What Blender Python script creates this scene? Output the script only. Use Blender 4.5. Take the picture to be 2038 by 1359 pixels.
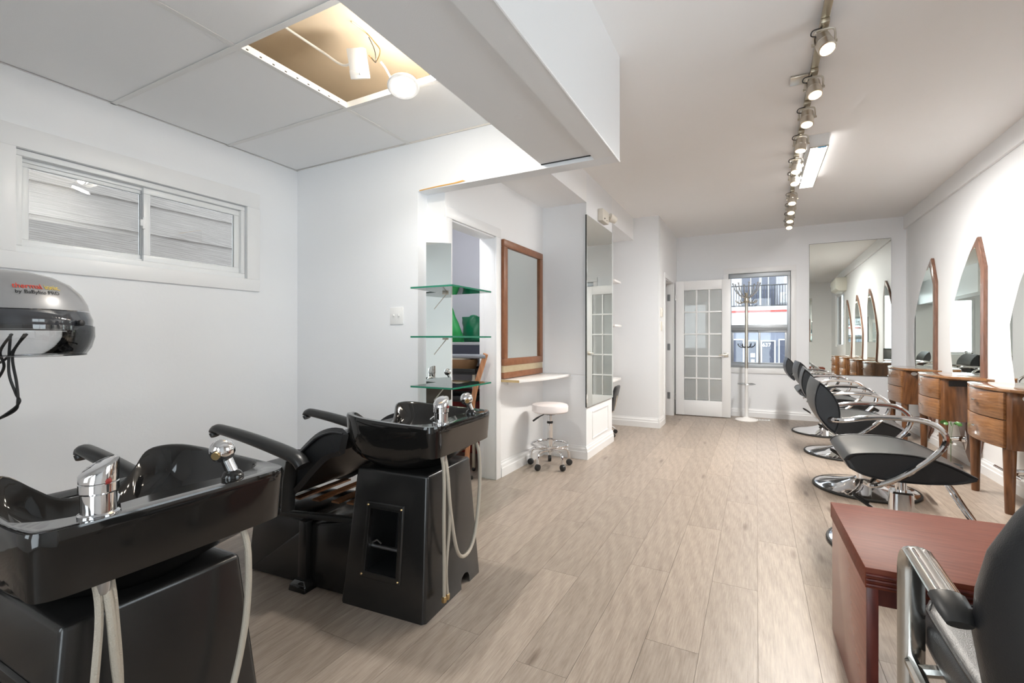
import bpy, bmesh, math, random
from mathutils import Vector, Matrix
R = math.radians
random.seed(7)
for o in list(bpy.data.objects):
    bpy.data.objects.remove(o)
SC = bpy.context.scene
COL = SC.collection

# ------------------------------------------------------------------ camera, world, exposure
cam = bpy.data.cameras.new('camera')
cam.sensor_width = 36.0
cam.lens = 936.77 / 2038 * 36.0
cam.shift_y = -5.0 / 2038
cam.clip_start = 0.02
cam_o = bpy.data.objects.new('camera', cam)
COL.objects.link(cam_o)
cam_o.location = (0, 0, 1.15)
cam_o.rotation_euler = (R(90), 0, 0.479)
SC.camera = cam_o

W = bpy.data.worlds.new('overcast_sky')
SC.world = W
W.use_nodes = True
bg = W.node_tree.nodes['Background']
bg.inputs['Color'].default_value = (0.86, 0.93, 1.0, 1)
bg.inputs['Strength'].default_value = 2.35

SC.view_settings.view_transform = 'Standard'
SC.view_settings.look = 'None'
SC.view_settings.gamma = 1.0
SC.view_settings.use_curve_mapping = False
SC.view_settings.exposure = 1.42
SC.cycles.use_denoising = True
SC.cycles.max_bounces = 12
SC.cycles.diffuse_bounces = 6
SC.cycles.glossy_bounces = 6
SC.cycles.transparent_max_bounces = 16
SC.cycles.caustics_reflective = False
SC.cycles.caustics_refractive = False
SC.cycles.sample_clamp_indirect = 8.0


def portal(name, loc, rot, sx, sy):
    l = bpy.data.lights.new(name, 'AREA')
    l.shape = 'RECTANGLE'
    l.size = sx
    l.size_y = sy
    l.cycles.is_portal = True
    o = bpy.data.objects.new(name, l)
    o.location = loc
    o.rotation_euler = rot
    COL.objects.link(o)


portal('window_daylight', (-1.5, -1.42, 1.55), (R(90), 0, 0), .8, 1.5)
portal('window_daylight', (-0.1, -1.42, 1.28), (R(90), 0, 0), 1.1, 2.44)
portal('window_daylight', (1.84, 1.75, 1.65), (0, R(90), 0), 1.3, 1.5)
portal('window_daylight', (0.03, 7.93, 1.43), (R(-90), 0, 0), 0.82, 1.42)


# ------------------------------------------------------------------ materials
MATS = {}


def newmat(name):
    m = bpy.data.materials.new(name)
    m.use_nodes = True
    nt = m.node_tree
    b = nt.nodes['Principled BSDF']
    MATS[name] = m
    return m, nt, b


def node(nt, t, **kw):
    n = nt.nodes.new(t)
    for k, v in kw.items():
        setattr(n, k, v)
    return n


def coords(nt, scale=(1, 1, 1), kind='Object', rnd=False):
    tc = node(nt, 'ShaderNodeTexCoord')
    mp = node(nt, 'ShaderNodeMapping')
    mp.inputs['Scale'].default_value = scale
    nt.links.new(tc.outputs[kind], mp.inputs['Vector'])
    if rnd:
        oi = node(nt, 'ShaderNodeObjectInfo')
        mu = node(nt, 'ShaderNodeVectorMath', operation='SCALE')
        cx = node(nt, 'ShaderNodeCombineXYZ')
        for i in range(3):
            nt.links.new(oi.outputs['Random'], cx.inputs[i])
        nt.links.new(cx.outputs[0], mu.inputs[0])
        mu.inputs['Scale'].default_value = 37.0
        nt.links.new(mu.outputs[0], mp.inputs['Location'])
    return mp.outputs[0]


def plain(name, col, rough=0.5, metal=0.0, bump=0.0, bscale=200.0, coat=0.0, var=0.0, spec=0.5):
    m, nt, b = newmat(name)
    b.inputs['Base Color'].default_value = (*col, 1)
    b.inputs['Roughness'].default_value = rough
    b.inputs['Metallic'].default_value = metal
    b.inputs['Specular IOR Level'].default_value = spec
    if coat:
        b.inputs['Coat Weight'].default_value = coat
        b.inputs['Coat Roughness'].default_value = 0.04
    v = coords(nt)
    n = node(nt, 'ShaderNodeTexNoise')
    n.inputs['Scale'].default_value = bscale
    n.inputs['Detail'].default_value = 3
    nt.links.new(v, n.inputs['Vector'])
    if bump:
        bp = node(nt, 'ShaderNodeBump')
        bp.inputs['Strength'].default_value = bump
        bp.inputs['Distance'].default_value = 0.002
        nt.links.new(n.outputs['Fac'], bp.inputs['Height'])
        nt.links.new(bp.outputs[0], b.inputs['Normal'])
    if var:
        n2 = node(nt, 'ShaderNodeTexNoise')
        n2.inputs['Scale'].default_value = 1.7
        n2.inputs['Detail'].default_value = 5
        nt.links.new(v, n2.inputs['Vector'])
        mx = node(nt, 'ShaderNodeMix', data_type='RGBA')
        mx.inputs['A'].default_value = (*[c * (1 - var) for c in col], 1)
        mx.inputs['B'].default_value = (*[min(1, c * (1 + var)) for c in col], 1)
        nt.links.new(n2.outputs['Fac'], mx.inputs['Factor'])
        nt.links.new(mx.outputs['Result'], b.inputs['Base Color'])
    return m


def wood(name, dark, light, scale, rough=0.35, coat=0.0, knots=0.0, rnd=True, tone=0.0, bump=0.08, dist=6.0, ring=2.2, wmix=0.35, alt=None):
    """scale: stretch of the grain, small value along the grain direction."""
    m, nt, b = newmat(name)
    v = coords(nt, scale, rnd=rnd)
    w = node(nt, 'ShaderNodeTexNoise')
    w.inputs['Scale'].default_value = 6
    w.inputs['Detail'].default_value = 8
    w.inputs['Roughness'].default_value = 0.65
    nt.links.new(v, w.inputs['Vector'])
    wv = node(nt, 'ShaderNodeTexWave', wave_type='RINGS', rings_direction='SPHERICAL')
    wv.inputs['Scale'].default_value = ring
    wv.inputs['Distortion'].default_value = dist
    wv.inputs['Detail'].default_value = 3
    wv.inputs['Detail Scale'].default_value = 1.6
    va = coords(nt, alt, rnd=rnd) if alt else v
    nt.links.new(va, wv.inputs['Vector'])
    mx = node(nt, 'ShaderNodeMix')
    mx.inputs['Factor'].default_value = wmix
    nt.links.new(w.outputs['Fac'], mx.inputs['A'])
    nt.links.new(wv.outputs['Fac'], mx.inputs['B'])
    cr = node(nt, 'ShaderNodeValToRGB')
    cr.color_ramp.elements[0].position = 0.28
    cr.color_ramp.elements[1].position = 0.72
    cr.color_ramp.elements[0].color = (*dark, 1)
    cr.color_ramp.elements[1].color = (*light, 1)
    nt.links.new(mx.outputs['Result'], cr.inputs['Fac'])
    col = cr.outputs['Color']
    if knots:
        vo = node(nt, 'ShaderNodeTexVoronoi')
        vo.inputs['Scale'].default_value = 0.9
        nt.links.new(va, vo.inputs['Vector'])
        k = node(nt, 'ShaderNodeValToRGB')
        k.color_ramp.elements[0].position = 0.03
        k.color_ramp.elements[1].position = 0.12
        k.color_ramp.elements[0].color = (0.45, 0.4, 0.36, 1)
        k.color_ramp.elements[1].color = (1, 1, 1, 1)
        nt.links.new(vo.outputs['Distance'], k.inputs['Fac'])
        mm = node(nt, 'ShaderNodeMix', data_type='RGBA', blend_type='MULTIPLY')
        mm.inputs['Factor'].default_value = knots
        nt.links.new(col, mm.inputs['A'])
        nt.links.new(k.outputs['Color'], mm.inputs['B'])
        col = mm.outputs['Result']
    if tone:
        oi = node(nt, 'ShaderNodeObjectInfo')
        mr = node(nt, 'ShaderNodeMapRange')
        mr.inputs['To Min'].default_value = 1 - tone
        mr.inputs['To Max'].default_value = 1 + tone
        nt.links.new(oi.outputs['Random'], mr.inputs['Value'])
        hs = node(nt, 'ShaderNodeHueSaturation')
        nt.links.new(mr.outputs[0], hs.inputs['Value'])
        nt.links.new(col, hs.inputs['Color'])
        col = hs.outputs['Color']
    nt.links.new(col, b.inputs['Base Color'])
    b.inputs['Roughness'].default_value = rough
    if coat:
        b.inputs['Coat Weight'].default_value = coat
        b.inputs['Coat Roughness'].default_value = 0.1
    bp = node(nt, 'ShaderNodeBump')
    bp.inputs['Strength'].default_value = bump
    bp.inputs['Distance'].default_value = 0.002
    nt.links.new(w.outputs['Fac'], bp.inputs['Height'])
    nt.links.new(bp.outputs[0], b.inputs['Normal'])
    return m


def emit(name, col, strength):
    m, nt, b = newmat(name)
    b.inputs['Base Color'].default_value = (0.9, 0.9, 0.9, 1)
    b.inputs['Emission Color'].default_value = (*col, 1)
    b.inputs['Emission Strength'].default_value = strength
    return m


def glassy(name, tint, refl=0.08, rough=0.0, body=0.0, bodycol=(1, 1, 1)):
    """thin pane: clear transmission with a fresnel reflection and an optional pale body that paints in brightness."""
    m, nt, b = newmat(name)
    out = nt.nodes['Material Output']
    nt.nodes.remove(b)
    tr = node(nt, 'ShaderNodeBsdfTransparent')
    tr.inputs['Color'].default_value = (*tint, 1)
    gl = node(nt, 'ShaderNodeBsdfGlossy')
    gl.inputs['Roughness'].default_value = rough
    fr = node(nt, 'ShaderNodeFresnel')
    fr.inputs['IOR'].default_value = 1.5
    ad = node(nt, 'ShaderNodeMath', operation='ADD', use_clamp=True)
    ad.inputs[1].default_value = refl - 0.04
    nt.links.new(fr.outputs[0], ad.inputs[0])
    mx = node(nt, 'ShaderNodeMixShader')
    nt.links.new(ad.outputs[0], mx.inputs[0])
    nt.links.new(tr.outputs[0], mx.inputs[1])
    nt.links.new(gl.outputs[0], mx.inputs[2])
    sh = mx.outputs[0]
    if body:
        df = node(nt, 'ShaderNodeBsdfDiffuse')
        df.inputs['Color'].default_value = (*bodycol, 1)
        m2 = node(nt, 'ShaderNodeMixShader')
        m2.inputs[0].default_value = body
        nt.links.new(sh, m2.inputs[1])
        nt.links.new(df.outputs[0], m2.inputs[2])
        sh = m2.outputs[0]
    nt.links.new(sh, out.inputs['Surface'])
    return m


M = MATS
plain('wall_paint', (0.855, 0.87, 0.89), 0.55, bump=0.25, bscale=60, var=0.012)
plain('wall_white', (0.885, 0.89, 0.895), 0.5, bump=0.2, bscale=60, var=0.012)
plain('ceiling_paint', (0.92, 0.915, 0.91), 0.7, bump=0.25, bscale=35, var=0.015)
plain('ceiling_board', (0.88, 0.885, 0.89), 0.8, bump=0.35, bscale=420, var=0.015)
plain('beam_paint', (0.86, 0.865, 0.87), 0.6, bump=0.3, bscale=420, var=0.01)
plain('plenum_board', (0.72, 0.61, 0.47), 0.8, bump=0.2, bscale=20, var=0.22)
plain('trim_paint', (0.86, 0.865, 0.87), 0.35, bump=0.04, bscale=30)
plain('vinyl_white', (0.86, 0.875, 0.88), 0.3)
plain('rail_white', (0.78, 0.775, 0.76), 0.4)
plain('sub_floor', (0.18, 0.14, 0.11), 0.7)
plain('gap_dark', (0.05, 0.05, 0.05), 0.9)
plain('black_gloss', (0.010, 0.0095, 0.009), 0.07, coat=0.25, spec=0.5, bump=0.02, bscale=15)
plain('black_shell', (0.014, 0.0135, 0.013), 0.24, bump=0.06, bscale=350, spec=0.6)
plain('black_leather', (0.016, 0.0165, 0.018), 0.36, bump=0.35, bscale=380, spec=0.55)
plain('grey_leather', (0.022, 0.022, 0.023), 0.38, bump=0.35, bscale=380, spec=0.55)
plain('black_plastic', (0.018, 0.018, 0.018), 0.42)
plain('arm_plastic', (0.022, 0.022, 0.022), 0.33)
plain('rubber', (0.02, 0.02, 0.02), 0.6)
plain('chrome', (0.80, 0.80, 0.81), 0.06, metal=1.0)
plain('worn_chrome', (0.62, 0.61, 0.58), 0.16, metal=1.0, bump=0.05, bscale=90)
plain('nickel', (0.52, 0.47, 0.38), 0.3, metal=1.0)
plain('nickel_light', (0.66, 0.62, 0.55), 0.28, metal=1.0)
plain('brass', (0.6, 0.42, 0.2), 0.3, metal=1.0)
plain('steel', (0.55, 0.56, 0.57), 0.3, metal=1.0)
plain('aluminium', (0.42, 0.44, 0.46), 0.45, metal=0.6)
plain('braid', (0.50, 0.45, 0.375), 0.42, metal=0.35, bump=1.0, bscale=500)
plain('white_leather', (0.86, 0.80, 0.79), 0.45, bump=0.1, bscale=200)
plain('white_laminate', (0.88, 0.86, 0.84), 0.25)
plain('chip_edge', (0.55, 0.40, 0.20), 0.8)
plain('torn_wood', (0.75, 0.42, 0.12), 0.8)
plain('ivory_plastic', (0.80, 0.76, 0.68), 0.4)
plain('white_plastic', (0.86, 0.86, 0.85), 0.35)
plain('cream_plastic', (0.80, 0.79, 0.70), 0.4)
plain('silver_paint', (0.36, 0.36, 0.365), 0.33, metal=0.35, coat=0.3)
plain('smoke_grey', (0.045, 0.048, 0.055), 0.06, coat=0.8)
plain('red_print', (0.75, 0.05, 0.02), 0.5)
plain('yellow_print', (0.85, 0.62, 0.08), 0.5)
plain('black_print', (0.01, 0.01, 0.01), 0.5)
plain('white_print', (0.9, 0.9, 0.9), 0.5)
plain('blue_tape', (0.1, 0.42, 0.75), 0.6)
plain('green_bag', (0.01, 0.32, 0.07), 0.38, bump=0.5, bscale=25)
plain('green_plastic', (0.008, 0.17, 0.075), 0.22, bump=0.9, bscale=30)
plain('leaf', (0.05, 0.17, 0.025), 0.4)
plain('red_cloth', (0.28, 0.02, 0.015), 0.6)
plain('wicker', (0.30, 0.16, 0.07), 0.6, bump=0.8, bscale=90)
plain('cloth_cream', (0.7, 0.62, 0.5), 0.8)
plain('grey_tube', (0.30, 0.32, 0.36), 0.35)
plain('beige_metal', (0.55, 0.50, 0.40), 0.4)
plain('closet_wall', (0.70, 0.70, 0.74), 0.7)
plain('asphalt', (0.20, 0.20, 0.21), 0.9, bump=0.4, bscale=80)
plain('facade_blue', (0.15, 0.165, 0.21), 0.7)
plain('facade_grey', (0.446, 0.454, 0.475), 0.7)
plain('facade_white', (0.46, 0.46, 0.46), 0.6)
plain('sign_red', (0.504, 0.072, 0.058), 0.5)
plain('sign_pink', (0.80, 0.45, 0.42), 0.5)
plain('dark_window', (0.05, 0.055, 0.08), 0.1)
plain('curtain', (0.396, 0.396, 0.432), 0.9)
plain('siding', (0.50, 0.47, 0.44), 0.65)
plain('pot', (0.05, 0.05, 0.05), 0.5)
wood('oak_plank', (0.238, 0.189, 0.150), (0.415, 0.347, 0.289), (30, 1.7, 1), rough=0.36, knots=0.9, tone=0.09, bump=0.25, ring=1.1, dist=6.0, wmix=0.10, alt=(7, 1.5, 1))
wood('walnut', (0.085, 0.032, 0.012), (0.24, 0.10, 0.036), (7, 7, 0.9), rough=0.3, coat=0.3, tone=0.04, bump=0.03, wmix=.14)
wood('walnut_front', (0.16, 0.065, 0.022), (0.36, 0.17, 0.065), (5, 1.2, 9), rough=0.28, coat=0.4, tone=0.04, bump=0.03, wmix=.14)
wood('walnut_top', (0.16, 0.065, 0.022), (0.36, 0.17, 0.065), (5, 1.2, 9), rough=0.12, coat=1.0, bump=0.01, wmix=.14)
wood('walnut_board', (0.13, 0.06, 0.035), (0.26, 0.13, 0.085), (6, 6, 1.2), rough=0.3, coat=0.3, bump=0.03, wmix=.12)
wood('mahogany', (0.125, 0.026, 0.013), (0.195, 0.050, 0.026), (1.2, 10, 10), rough=0.5, bump=0.03, wmix=.12)
MATS['mahogany'].node_tree.nodes['Principled BSDF'].inputs['Specular IOR Level'].default_value = 0.15
wood('mahogany_dark', (0.075, 0.012, 0.009), (0.13, 0.026, 0.018), (6, 6, 1.2), rough=0.35, bump=0.03)
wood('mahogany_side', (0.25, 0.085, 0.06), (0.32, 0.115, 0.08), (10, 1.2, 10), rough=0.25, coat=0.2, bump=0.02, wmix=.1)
wood('frame_wood', (0.20, 0.075, 0.03), (0.29, 0.115, 0.05), (6, 3, 3), rough=0.4, bump=0.03, wmix=.05)
wood('frame_light', (0.42, 0.33, 0.20), (0.50, 0.41, 0.265), (6, 1.5, 6), rough=0.4, bump=0.03, wmix=.05)
wood('beech', (0.46, 0.20, 0.09), (0.62, 0.31, 0.16), (6, 6, 1.2), rough=0.4, bump=0.03)
wood('siding_grain', (0.135, 0.117, 0.104), (0.215, 0.193, 0.177), (1, 0.8, 14), rough=0.6, bump=0.4, tone=0.03)
glassy('clear_glass', (0.97, 0.985, 0.98), 0.04)
glassy('door_glass', (0.97, 0.985, 0.98), 0.05, body=0.28, bodycol=(0.86, 0.88, 0.87))  # clear panes; pale diffuse body paints in the brightness of the wall behind
glassy('shelf_glass', (0.80, 0.93, 0.87), 0.12)
glassy('visor_glass', (0.90, 0.91, 0.92), 0.10)
plain('glass_edge', (0.02, 0.22, 0.13), 0.1, spec=0.8)
m_, nt_, b_ = newmat('mirror')
b_.inputs['Base Color'].default_value = (0.86, 0.895, 0.86, 1)
b_.inputs['Metallic'].default_value = 1.0
b_.inputs['Roughness'].default_value = 0.0
emit('spot_face', (1.0, 0.80, 0.50), 2.2)
emit('tube_face', (1.0, 0.98, 0.94), 7.0)
emit('puck_face', (1.0, 0.98, 0.95), 9.0)


# ------------------------------------------------------------------ mesh helpers
class MB:
    def __init__(s):
        s.v = []
        s.f = []

    def add(s, vs, fs):
        n = len(s.v)
        s.v += [tuple(v) for v in vs]
        s.f += [tuple(i + n for i in f) for f in fs]
        return s

    def box(s, lo, hi, mat=None):
        (x0, y0, z0), (x1, y1, z1) = lo, hi
        vs = [Vector(p) for p in [(x0, y0, z0), (x1, y0, z0), (x1, y1, z0), (x0, y1, z0), (x0, y0, z1), (x1, y0, z1), (x1, y1, z1), (x0, y1, z1)]]
        if mat is not None:
            vs = [mat @ v for v in vs]
        return s.add(vs, [(0, 3, 2, 1), (4, 5, 6, 7), (0, 1, 5, 4), (1, 2, 6, 5), (2, 3, 7, 6), (3, 0, 4, 7)])

    def cyl(s, p0, p1, r0, r1=None, n=16):
        return s.tube([p0, p1], [r0, r0 if r1 is None else r1], n)

    def tube(s, pts, r, n=10, closed=False, flat=None, up=None):
        """flat: (a,b) multiplies the radius along the two section axes."""
        P = [Vector(p) for p in pts]
        k = len(P)
        rr = r if isinstance(r, (list, tuple)) else [r] * k
        T = []
        for i in range(k):
            if closed:
                t = P[(i + 1) % k] - P[(i - 1) % k]
            else:
                t = P[min(i + 1, k - 1)] - P[max(i - 1, 0)]
            T.append(t.normalized())
        u = Vector(up) if up else (Vector((0, 0, 1)) if abs(T[0].z) < 0.9 else Vector((1, 0, 0)))
        fa, fb = flat or (1, 1)
        base = len(s.v)
        for i in range(k):
            if up:
                u = Vector(up)
            u = (u - T[i] * u.dot(T[i])).normalized()
            w = T[i].cross(u)
            for j in range(n):
                a = 2 * math.pi * j / n
                s.v.append(tuple(P[i] + (u * math.cos(a) * fa + w * math.sin(a) * fb) * rr[i]))
        m = k if closed else k - 1
        for i in range(m):
            for j in range(n):
                a = base + i * n + j
                b = base + i * n + (j + 1) % n
                c = base + ((i + 1) % k) * n + (j + 1) % n
                d = base + ((i + 1) % k) * n + j
                s.f.append((a, b, c, d))
        if not closed:
            s.f.append(tuple(base + j for j in reversed(range(n))))
            s.f.append(tuple(base + (k - 1) * n + j for j in range(n)))
        return s

    def lathe(s, prof, n=24, c=(0, 0, 0), mat=None, sx=1, sy=1, cap=True):
        base = len(s.v)
        for (r, z) in prof:
            for j in range(n):
                a = 2 * math.pi * j / n
                p = Vector((r * math.cos(a) * sx, r * math.sin(a) * sy, z))
                if mat is not None:
                    p = mat @ p
                s.v.append((p.x + c[0], p.y + c[1], p.z + c[2]))
        for i in range(len(prof) - 1):
            for j in range(n):
                s.f.append((base + i * n + j, base + i * n + (j + 1) % n, base + (i + 1) * n + (j + 1) % n, base + (i + 1) * n + j))
        if cap:
            s.f.append(tuple(base + j for j in reversed(range(n))))
            q = base + (len(prof) - 1) * n
            s.f.append(tuple(q + j for j in range(n)))
        return s

    def prism(s, poly, axis, lo, hi):
        def mk(p, t):
            a, b = p
            return {'z': (a, b, t), 'x': (t, a, b), 'y': (a, t, b)}[axis]
        n = len(poly)
        vs = [mk(p, lo) for p in poly] + [mk(p, hi) for p in poly]
        fs = [tuple(reversed(range(n))), tuple(range(n, 2 * n))]
        fs += [(i, (i + 1) % n, n + (i + 1) % n, n + i) for i in range(n)]
        return s.add(vs, fs)

    def rings(s, R_, closed=True, cap0=True, cap1=True):
        n = len(R_[0])
        base = len(s.v)
        for r in R_:
            s.v += [tuple(p) for p in r]
        for i in range(len(R_) - 1):
            for j in range(n if closed else n - 1):
                s.f.append((base + i * n + j, base + i * n + (j + 1) % n, base + (i + 1) * n + (j + 1) % n, base + (i + 1) * n + j))
        if cap0:
            s.f.append(tuple(base + j for j in reversed(range(n))))
        if cap1:
            q = base + (len(R_) - 1) * n
            s.f.append(tuple(q + j for j in range(n)))
        return s

    def sphere(s, c, r, n=16, sc=(1, 1, 1)):
        m = n // 2
        prof = [(max(1e-4, r * math.sin(math.pi * i / m)), -r * math.cos(math.pi * i / m)) for i in range(m + 1)]
        base = len(s.v)
        s.lathe(prof, n)
        for i in range(base, len(s.v)):
            x, y, z = s.v[i]
            s.v[i] = (c[0] + x * sc[0], c[1] + y * sc[1], c[2] + z * sc[2])
        return s

    def build(s, name, mat, parent=None, bevel=0.0, smooth=True, ang=35, seg=2, bang=30):
        bm = bmesh.new()
        vs = [bm.verts.new(v) for v in s.v]
        for f in s.f:
            try:
                bm.faces.new([vs[i] for i in f])
            except ValueError:
                pass
        bmesh.ops.recalc_face_normals(bm, faces=bm.faces)
        if bevel:
            bm.normal_update()
            es = [e for e in bm.edges if len(e.link_faces) == 2 and e.calc_face_angle(0) > R(bang)]
            bmesh.ops.bevel(bm, geom=es, offset=bevel, segments=seg, profile=0.5, affect='EDGES', clamp_overlap=True)
        me = bpy.data.meshes.new(name)
        bm.to_mesh(me)
        bm.free()
        if smooth:
            me.polygons.foreach_set('use_smooth', [True] * len(me.polygons))
            me.set_sharp_from_angle(angle=R(ang))
        me.materials.append(M[mat])
        o = bpy.data.objects.new(name, me)
        COL.objects.link(o)
        if parent is not None:
            o.parent = parent
        return o


def spl(pts, k=8, closed=False):
    P = [Vector(p) for p in pts]
    n = len(P)
    out = []
    rng = n if closed else n - 1
    for i in range(rng):
        if closed:
            a, b, c, d = P[(i - 1) % n], P[i], P[(i + 1) % n], P[(i + 2) % n]
        else:
            a, b, c, d = P[max(i - 1, 0)], P[i], P[i + 1], P[min(i + 2, n - 1)]
        for j in range(k):
            t = j / k
            out.append(0.5 * ((2 * b) + (c - a) * t + (2 * a - 5 * b + 4 * c - d) * t * t + (3 * b - a - 3 * c + d) * t ** 3))
    if not closed:
        out.append(P[-1])
    return out


def tag(o, label, cat=None, group=None):
    o['label'] = label
    if cat:
        o['category'] = cat
    if group:
        o['group'] = group
    return o


def struct(o, label=None, cat=None):
    o['kind'] = 'structure'
    if label:
        o['label'] = label
    if cat:
        o['category'] = cat
    return o


def thing(name, label, cat, loc=(0, 0, 0), rz=0.0, group=None):
    o = bpy.data.objects.new(name, None)
    o.empty_display_size = 0.1
    o.location = loc
    o.rotation_euler = (0, 0, rz)
    COL.objects.link(o)
    return tag(o, label, cat, group)


def copy_tree(o, parent=None):
    c = o.copy()
    COL.objects.link(c)
    c.parent = parent
    for ch in list(o.children):
        copy_tree(ch, c)
    return c


def box(name, lo, hi, mat, parent=None, bevel=0.0):
    return MB().box(lo, hi).build(name, mat, parent, bevel, smooth=bool(bevel))


def text_data(s, size, extr=0.0):
    cu = bpy.data.curves.new('lettering', 'FONT')
    cu.body = s
    cu.size = size
    cu.extrude = extr
    cu.resolution_u = 3
    o = bpy.data.objects.new('lettering', cu)
    COL.objects.link(o)
    dg = bpy.context.evaluated_depsgraph_get()
    me = bpy.data.meshes.new_from_object(o.evaluated_get(dg))
    bpy.data.objects.remove(o)
    bpy.data.curves.remove(cu)
    return me


def text_obj(name, s, size, mat, parent, mtx, extr=0.0006):
    me = text_data(s, size, extr)
    me.transform(mtx)
    me.materials.clear()
    me.materials.append(M[mat])
    o = bpy.data.objects.new(name, me)
    COL.objects.link(o)
    o.parent = parent
    return o


def RZ(a, loc=(0, 0, 0)):
    return Matrix.Translation(loc) @ Matrix.Rotation(a, 4, 'Z')


# ------------------------------------------------------------------ dimensions of the room
XL, XR, XS = -3.259, 1.726, 1.698
YB, Y1, Y1B = 7.794, 2.549, 2.65
ZC, ZS, ZD, ZN, ZH = 2.745, 2.58, 2.493, 2.455, 2.154
XN, XP, XC, XO = -1.894, -1.442, -1.118, -2.046
Y4, Y5, Y6 = 4.317, 5.214, 6.257
YF = -1.3


def wall_hole(name, mat, plane, a, b, z0, z1, t0, t1, holes, label, cat='wall'):
    """wall in plane 'x' (runs along y) or 'y' (runs along x) from a to b; holes (h0,h1,z0,z1)."""
    mb = MB()

    def bx(p, q, u, v):
        if q - p < 1e-4 or v - u < 1e-4:
            return
        if plane == 'x':
            mb.box((t0, p, u), (t1, q, v))
        else:
            mb.box((p, t0, u), (q, t1, v))
    cur = a
    for (h0, h1, hz0, hz1) in sorted(holes):
        bx(cur, h0, z0, z1)
        bx(h0, h1, z0, hz0)
        bx(h0, h1, hz1, z1)
        cur = h1
    bx(cur, b, z0, z1)
    return struct(mb.build(name, mat, smooth=False), label, cat)


# floor ------------------------------------------------------------
fl = struct(box('floor', (XL - 0.1, YF - 0.1, -0.06), (XR + 0.1, YB + 0.1, -0.004), 'sub_floor'), 'greige oak-look plank floor running the length of the salon', 'floor')
PWD, PLN = 0.192, 1.25
col_i = 0
x = XL
while x < XR - 0.01:
    x1 = min(x + PWD, XR)
    off = (col_i * 0.437 + random.uniform(-.12, .12)) % 1.0 * PLN
    y = YF - off
    while y < YB:
        ya, yb = max(y, YF), min(y + PLN, YB)
        if yb - ya > 0.02 and not (x1 < -2.45 and ya > 4.4):
            p = MB().box((-(x1 - x) / 2 + .0006, -(yb - ya) / 2 + .0006, -0.004), ((x1 - x) / 2 - .0006, (yb - ya) / 2 - .0006, 0.0)).build('plank', 'oak_plank', fl, smooth=False)
            p.location = ((x + x1) / 2, (ya + yb) / 2, 0)
        y += PLN
    x = x1
    col_i += 1

# walls ------------------------------------------------------------
W1 = (0.935, 2.125, 1.583, 2.103)
wall_hole('wall_left', 'wall_paint', 'x', YF, Y1B, 0, 2.85, XL - 0.1, XL, [W1], 'white painted wall with the small sliding window')
mb = MB().box((XL - 0.1, Y1, 0), (XO, Y1B, 2.85)).box((XO, Y1, ZH), (-0.693, Y1B, 2.85))
wb = struct(mb.build('wall_back_left', 'wall_paint', smooth=False), 'white wall with light switch behind the shampoo bowls', 'wall')
wall_hole('wall_niche', 'wall_white', 'x', Y1B, Y4, 0, 2.6, XN - 0.152, XN, [(2.705, 3.355, 0, 1.985)], 'white niche wall with closet doorway and framed mirror')
pier = struct(box('wall_pier', (-2.45, Y4, 0), (XP, Y5, ZC), 'wall_paint'), 'white pier between the two niches carrying a tall mirror', 'wall')
mb = MB()
for (a, b, c, d) in [(4.50, 5.06, 0.16, 0.175), (4.50, 5.06, 0.42, 0.435), (4.50, 4.515, 0.175, 0.42), (5.045, 5.06, 0.175, 0.42)]:
    mb.box((XP - 0.002, a, c), (XP + 0.006, b, d))
mb.build('panel_moulding', 'trim_paint', pier, 0.002)
struct(MB().box((XP - 0.1, Y1B, ZN), (XP, Y4, ZC)).box((XP - 0.1, Y5, ZN), (XP, Y6, ZC)).build('wall_lintel', 'wall_white', smooth=False), 'white lintel band above the two niches', 'wall')
struct(MB().box((-2.0, Y1B, ZN), (XP - 0.1, Y4, ZN + 0.05)).box((-2.45, Y5, ZN), (XP - 0.1, Y6, ZN + 0.05)).build('ceiling_niche', 'ceiling_board', smooth=False), 'low white ceiling over the mirror niches', 'ceiling')
struct(box('wall_niche_far', (-2.5, Y5, 0), (-2.4, Y6, ZC), 'wall_paint'), 'white rear wall of the far niche', 'wall')
struct(box('wall_corner', (-2.5, Y6, 0), (XC, Y6 + 0.1, ZC), 'wall_paint'), 'grey-white wall facing the room beside the corner thermostat', 'wall')
wall_hole('wall_passage', 'wall_white', 'x', Y6 + 0.1, YB, 0, ZC, XC - 0.1, XC, [(6.68, 7.40, 0, 1.99)], 'short white wall with the passage doorway')
struct(MB().box((-2.4, Y6 + 0.1, 0), (-2.3, YB + 0.1, ZC)).box((-2.3, YB, 0), (XC - 0.1, YB + 0.1, ZC)).build('wall_passage_back', 'wall_white', smooth=False), 'white wall inside the passage', 'wall')
W2 = (-0.373, 0.436, 0.725, 2.125)
wall_hole('wall_back', 'wall_paint', 'y', XC - 0.1, XR + 0.1, 0, ZC, YB, YB + 0.1, [W2], 'pale wall at the far end with window and big mirror')
wall_hole('wall_right', 'wall_white', 'x', -0.1, YB, 0, ZC, XR, XR + 0.1, [(1.00, 2.50, 1.0, 2.3)], 'white side wall behind the styling stations')
struct(box('trim_1', (XS, 0.2, ZS), (XR, YB, ZC), 'wall_white'), 'slightly raised band along the top of the station wall', 'trim')
struct(box('wall_front', (0.5, 0.1, 0), (XR, 0.2, ZC), 'wall_white'), 'white front wall beside the entrance', 'wall')
struct(box('wall_return', (0.5, YF, 0), (0.6, 0.1, ZC), 'wall_white'), 'white return wall of the entrance', 'wall')
wall_hole('wall_entrance', 'wall_white', 'y', XL - 0.1, 0.6, 0, 2.85, YF - 0.1, YF, [(-1.9, -1.1, 0.80, 2.30), (-0.65, 0.45, 0.06, 2.5)], 'front wall with large shop windows')
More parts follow.
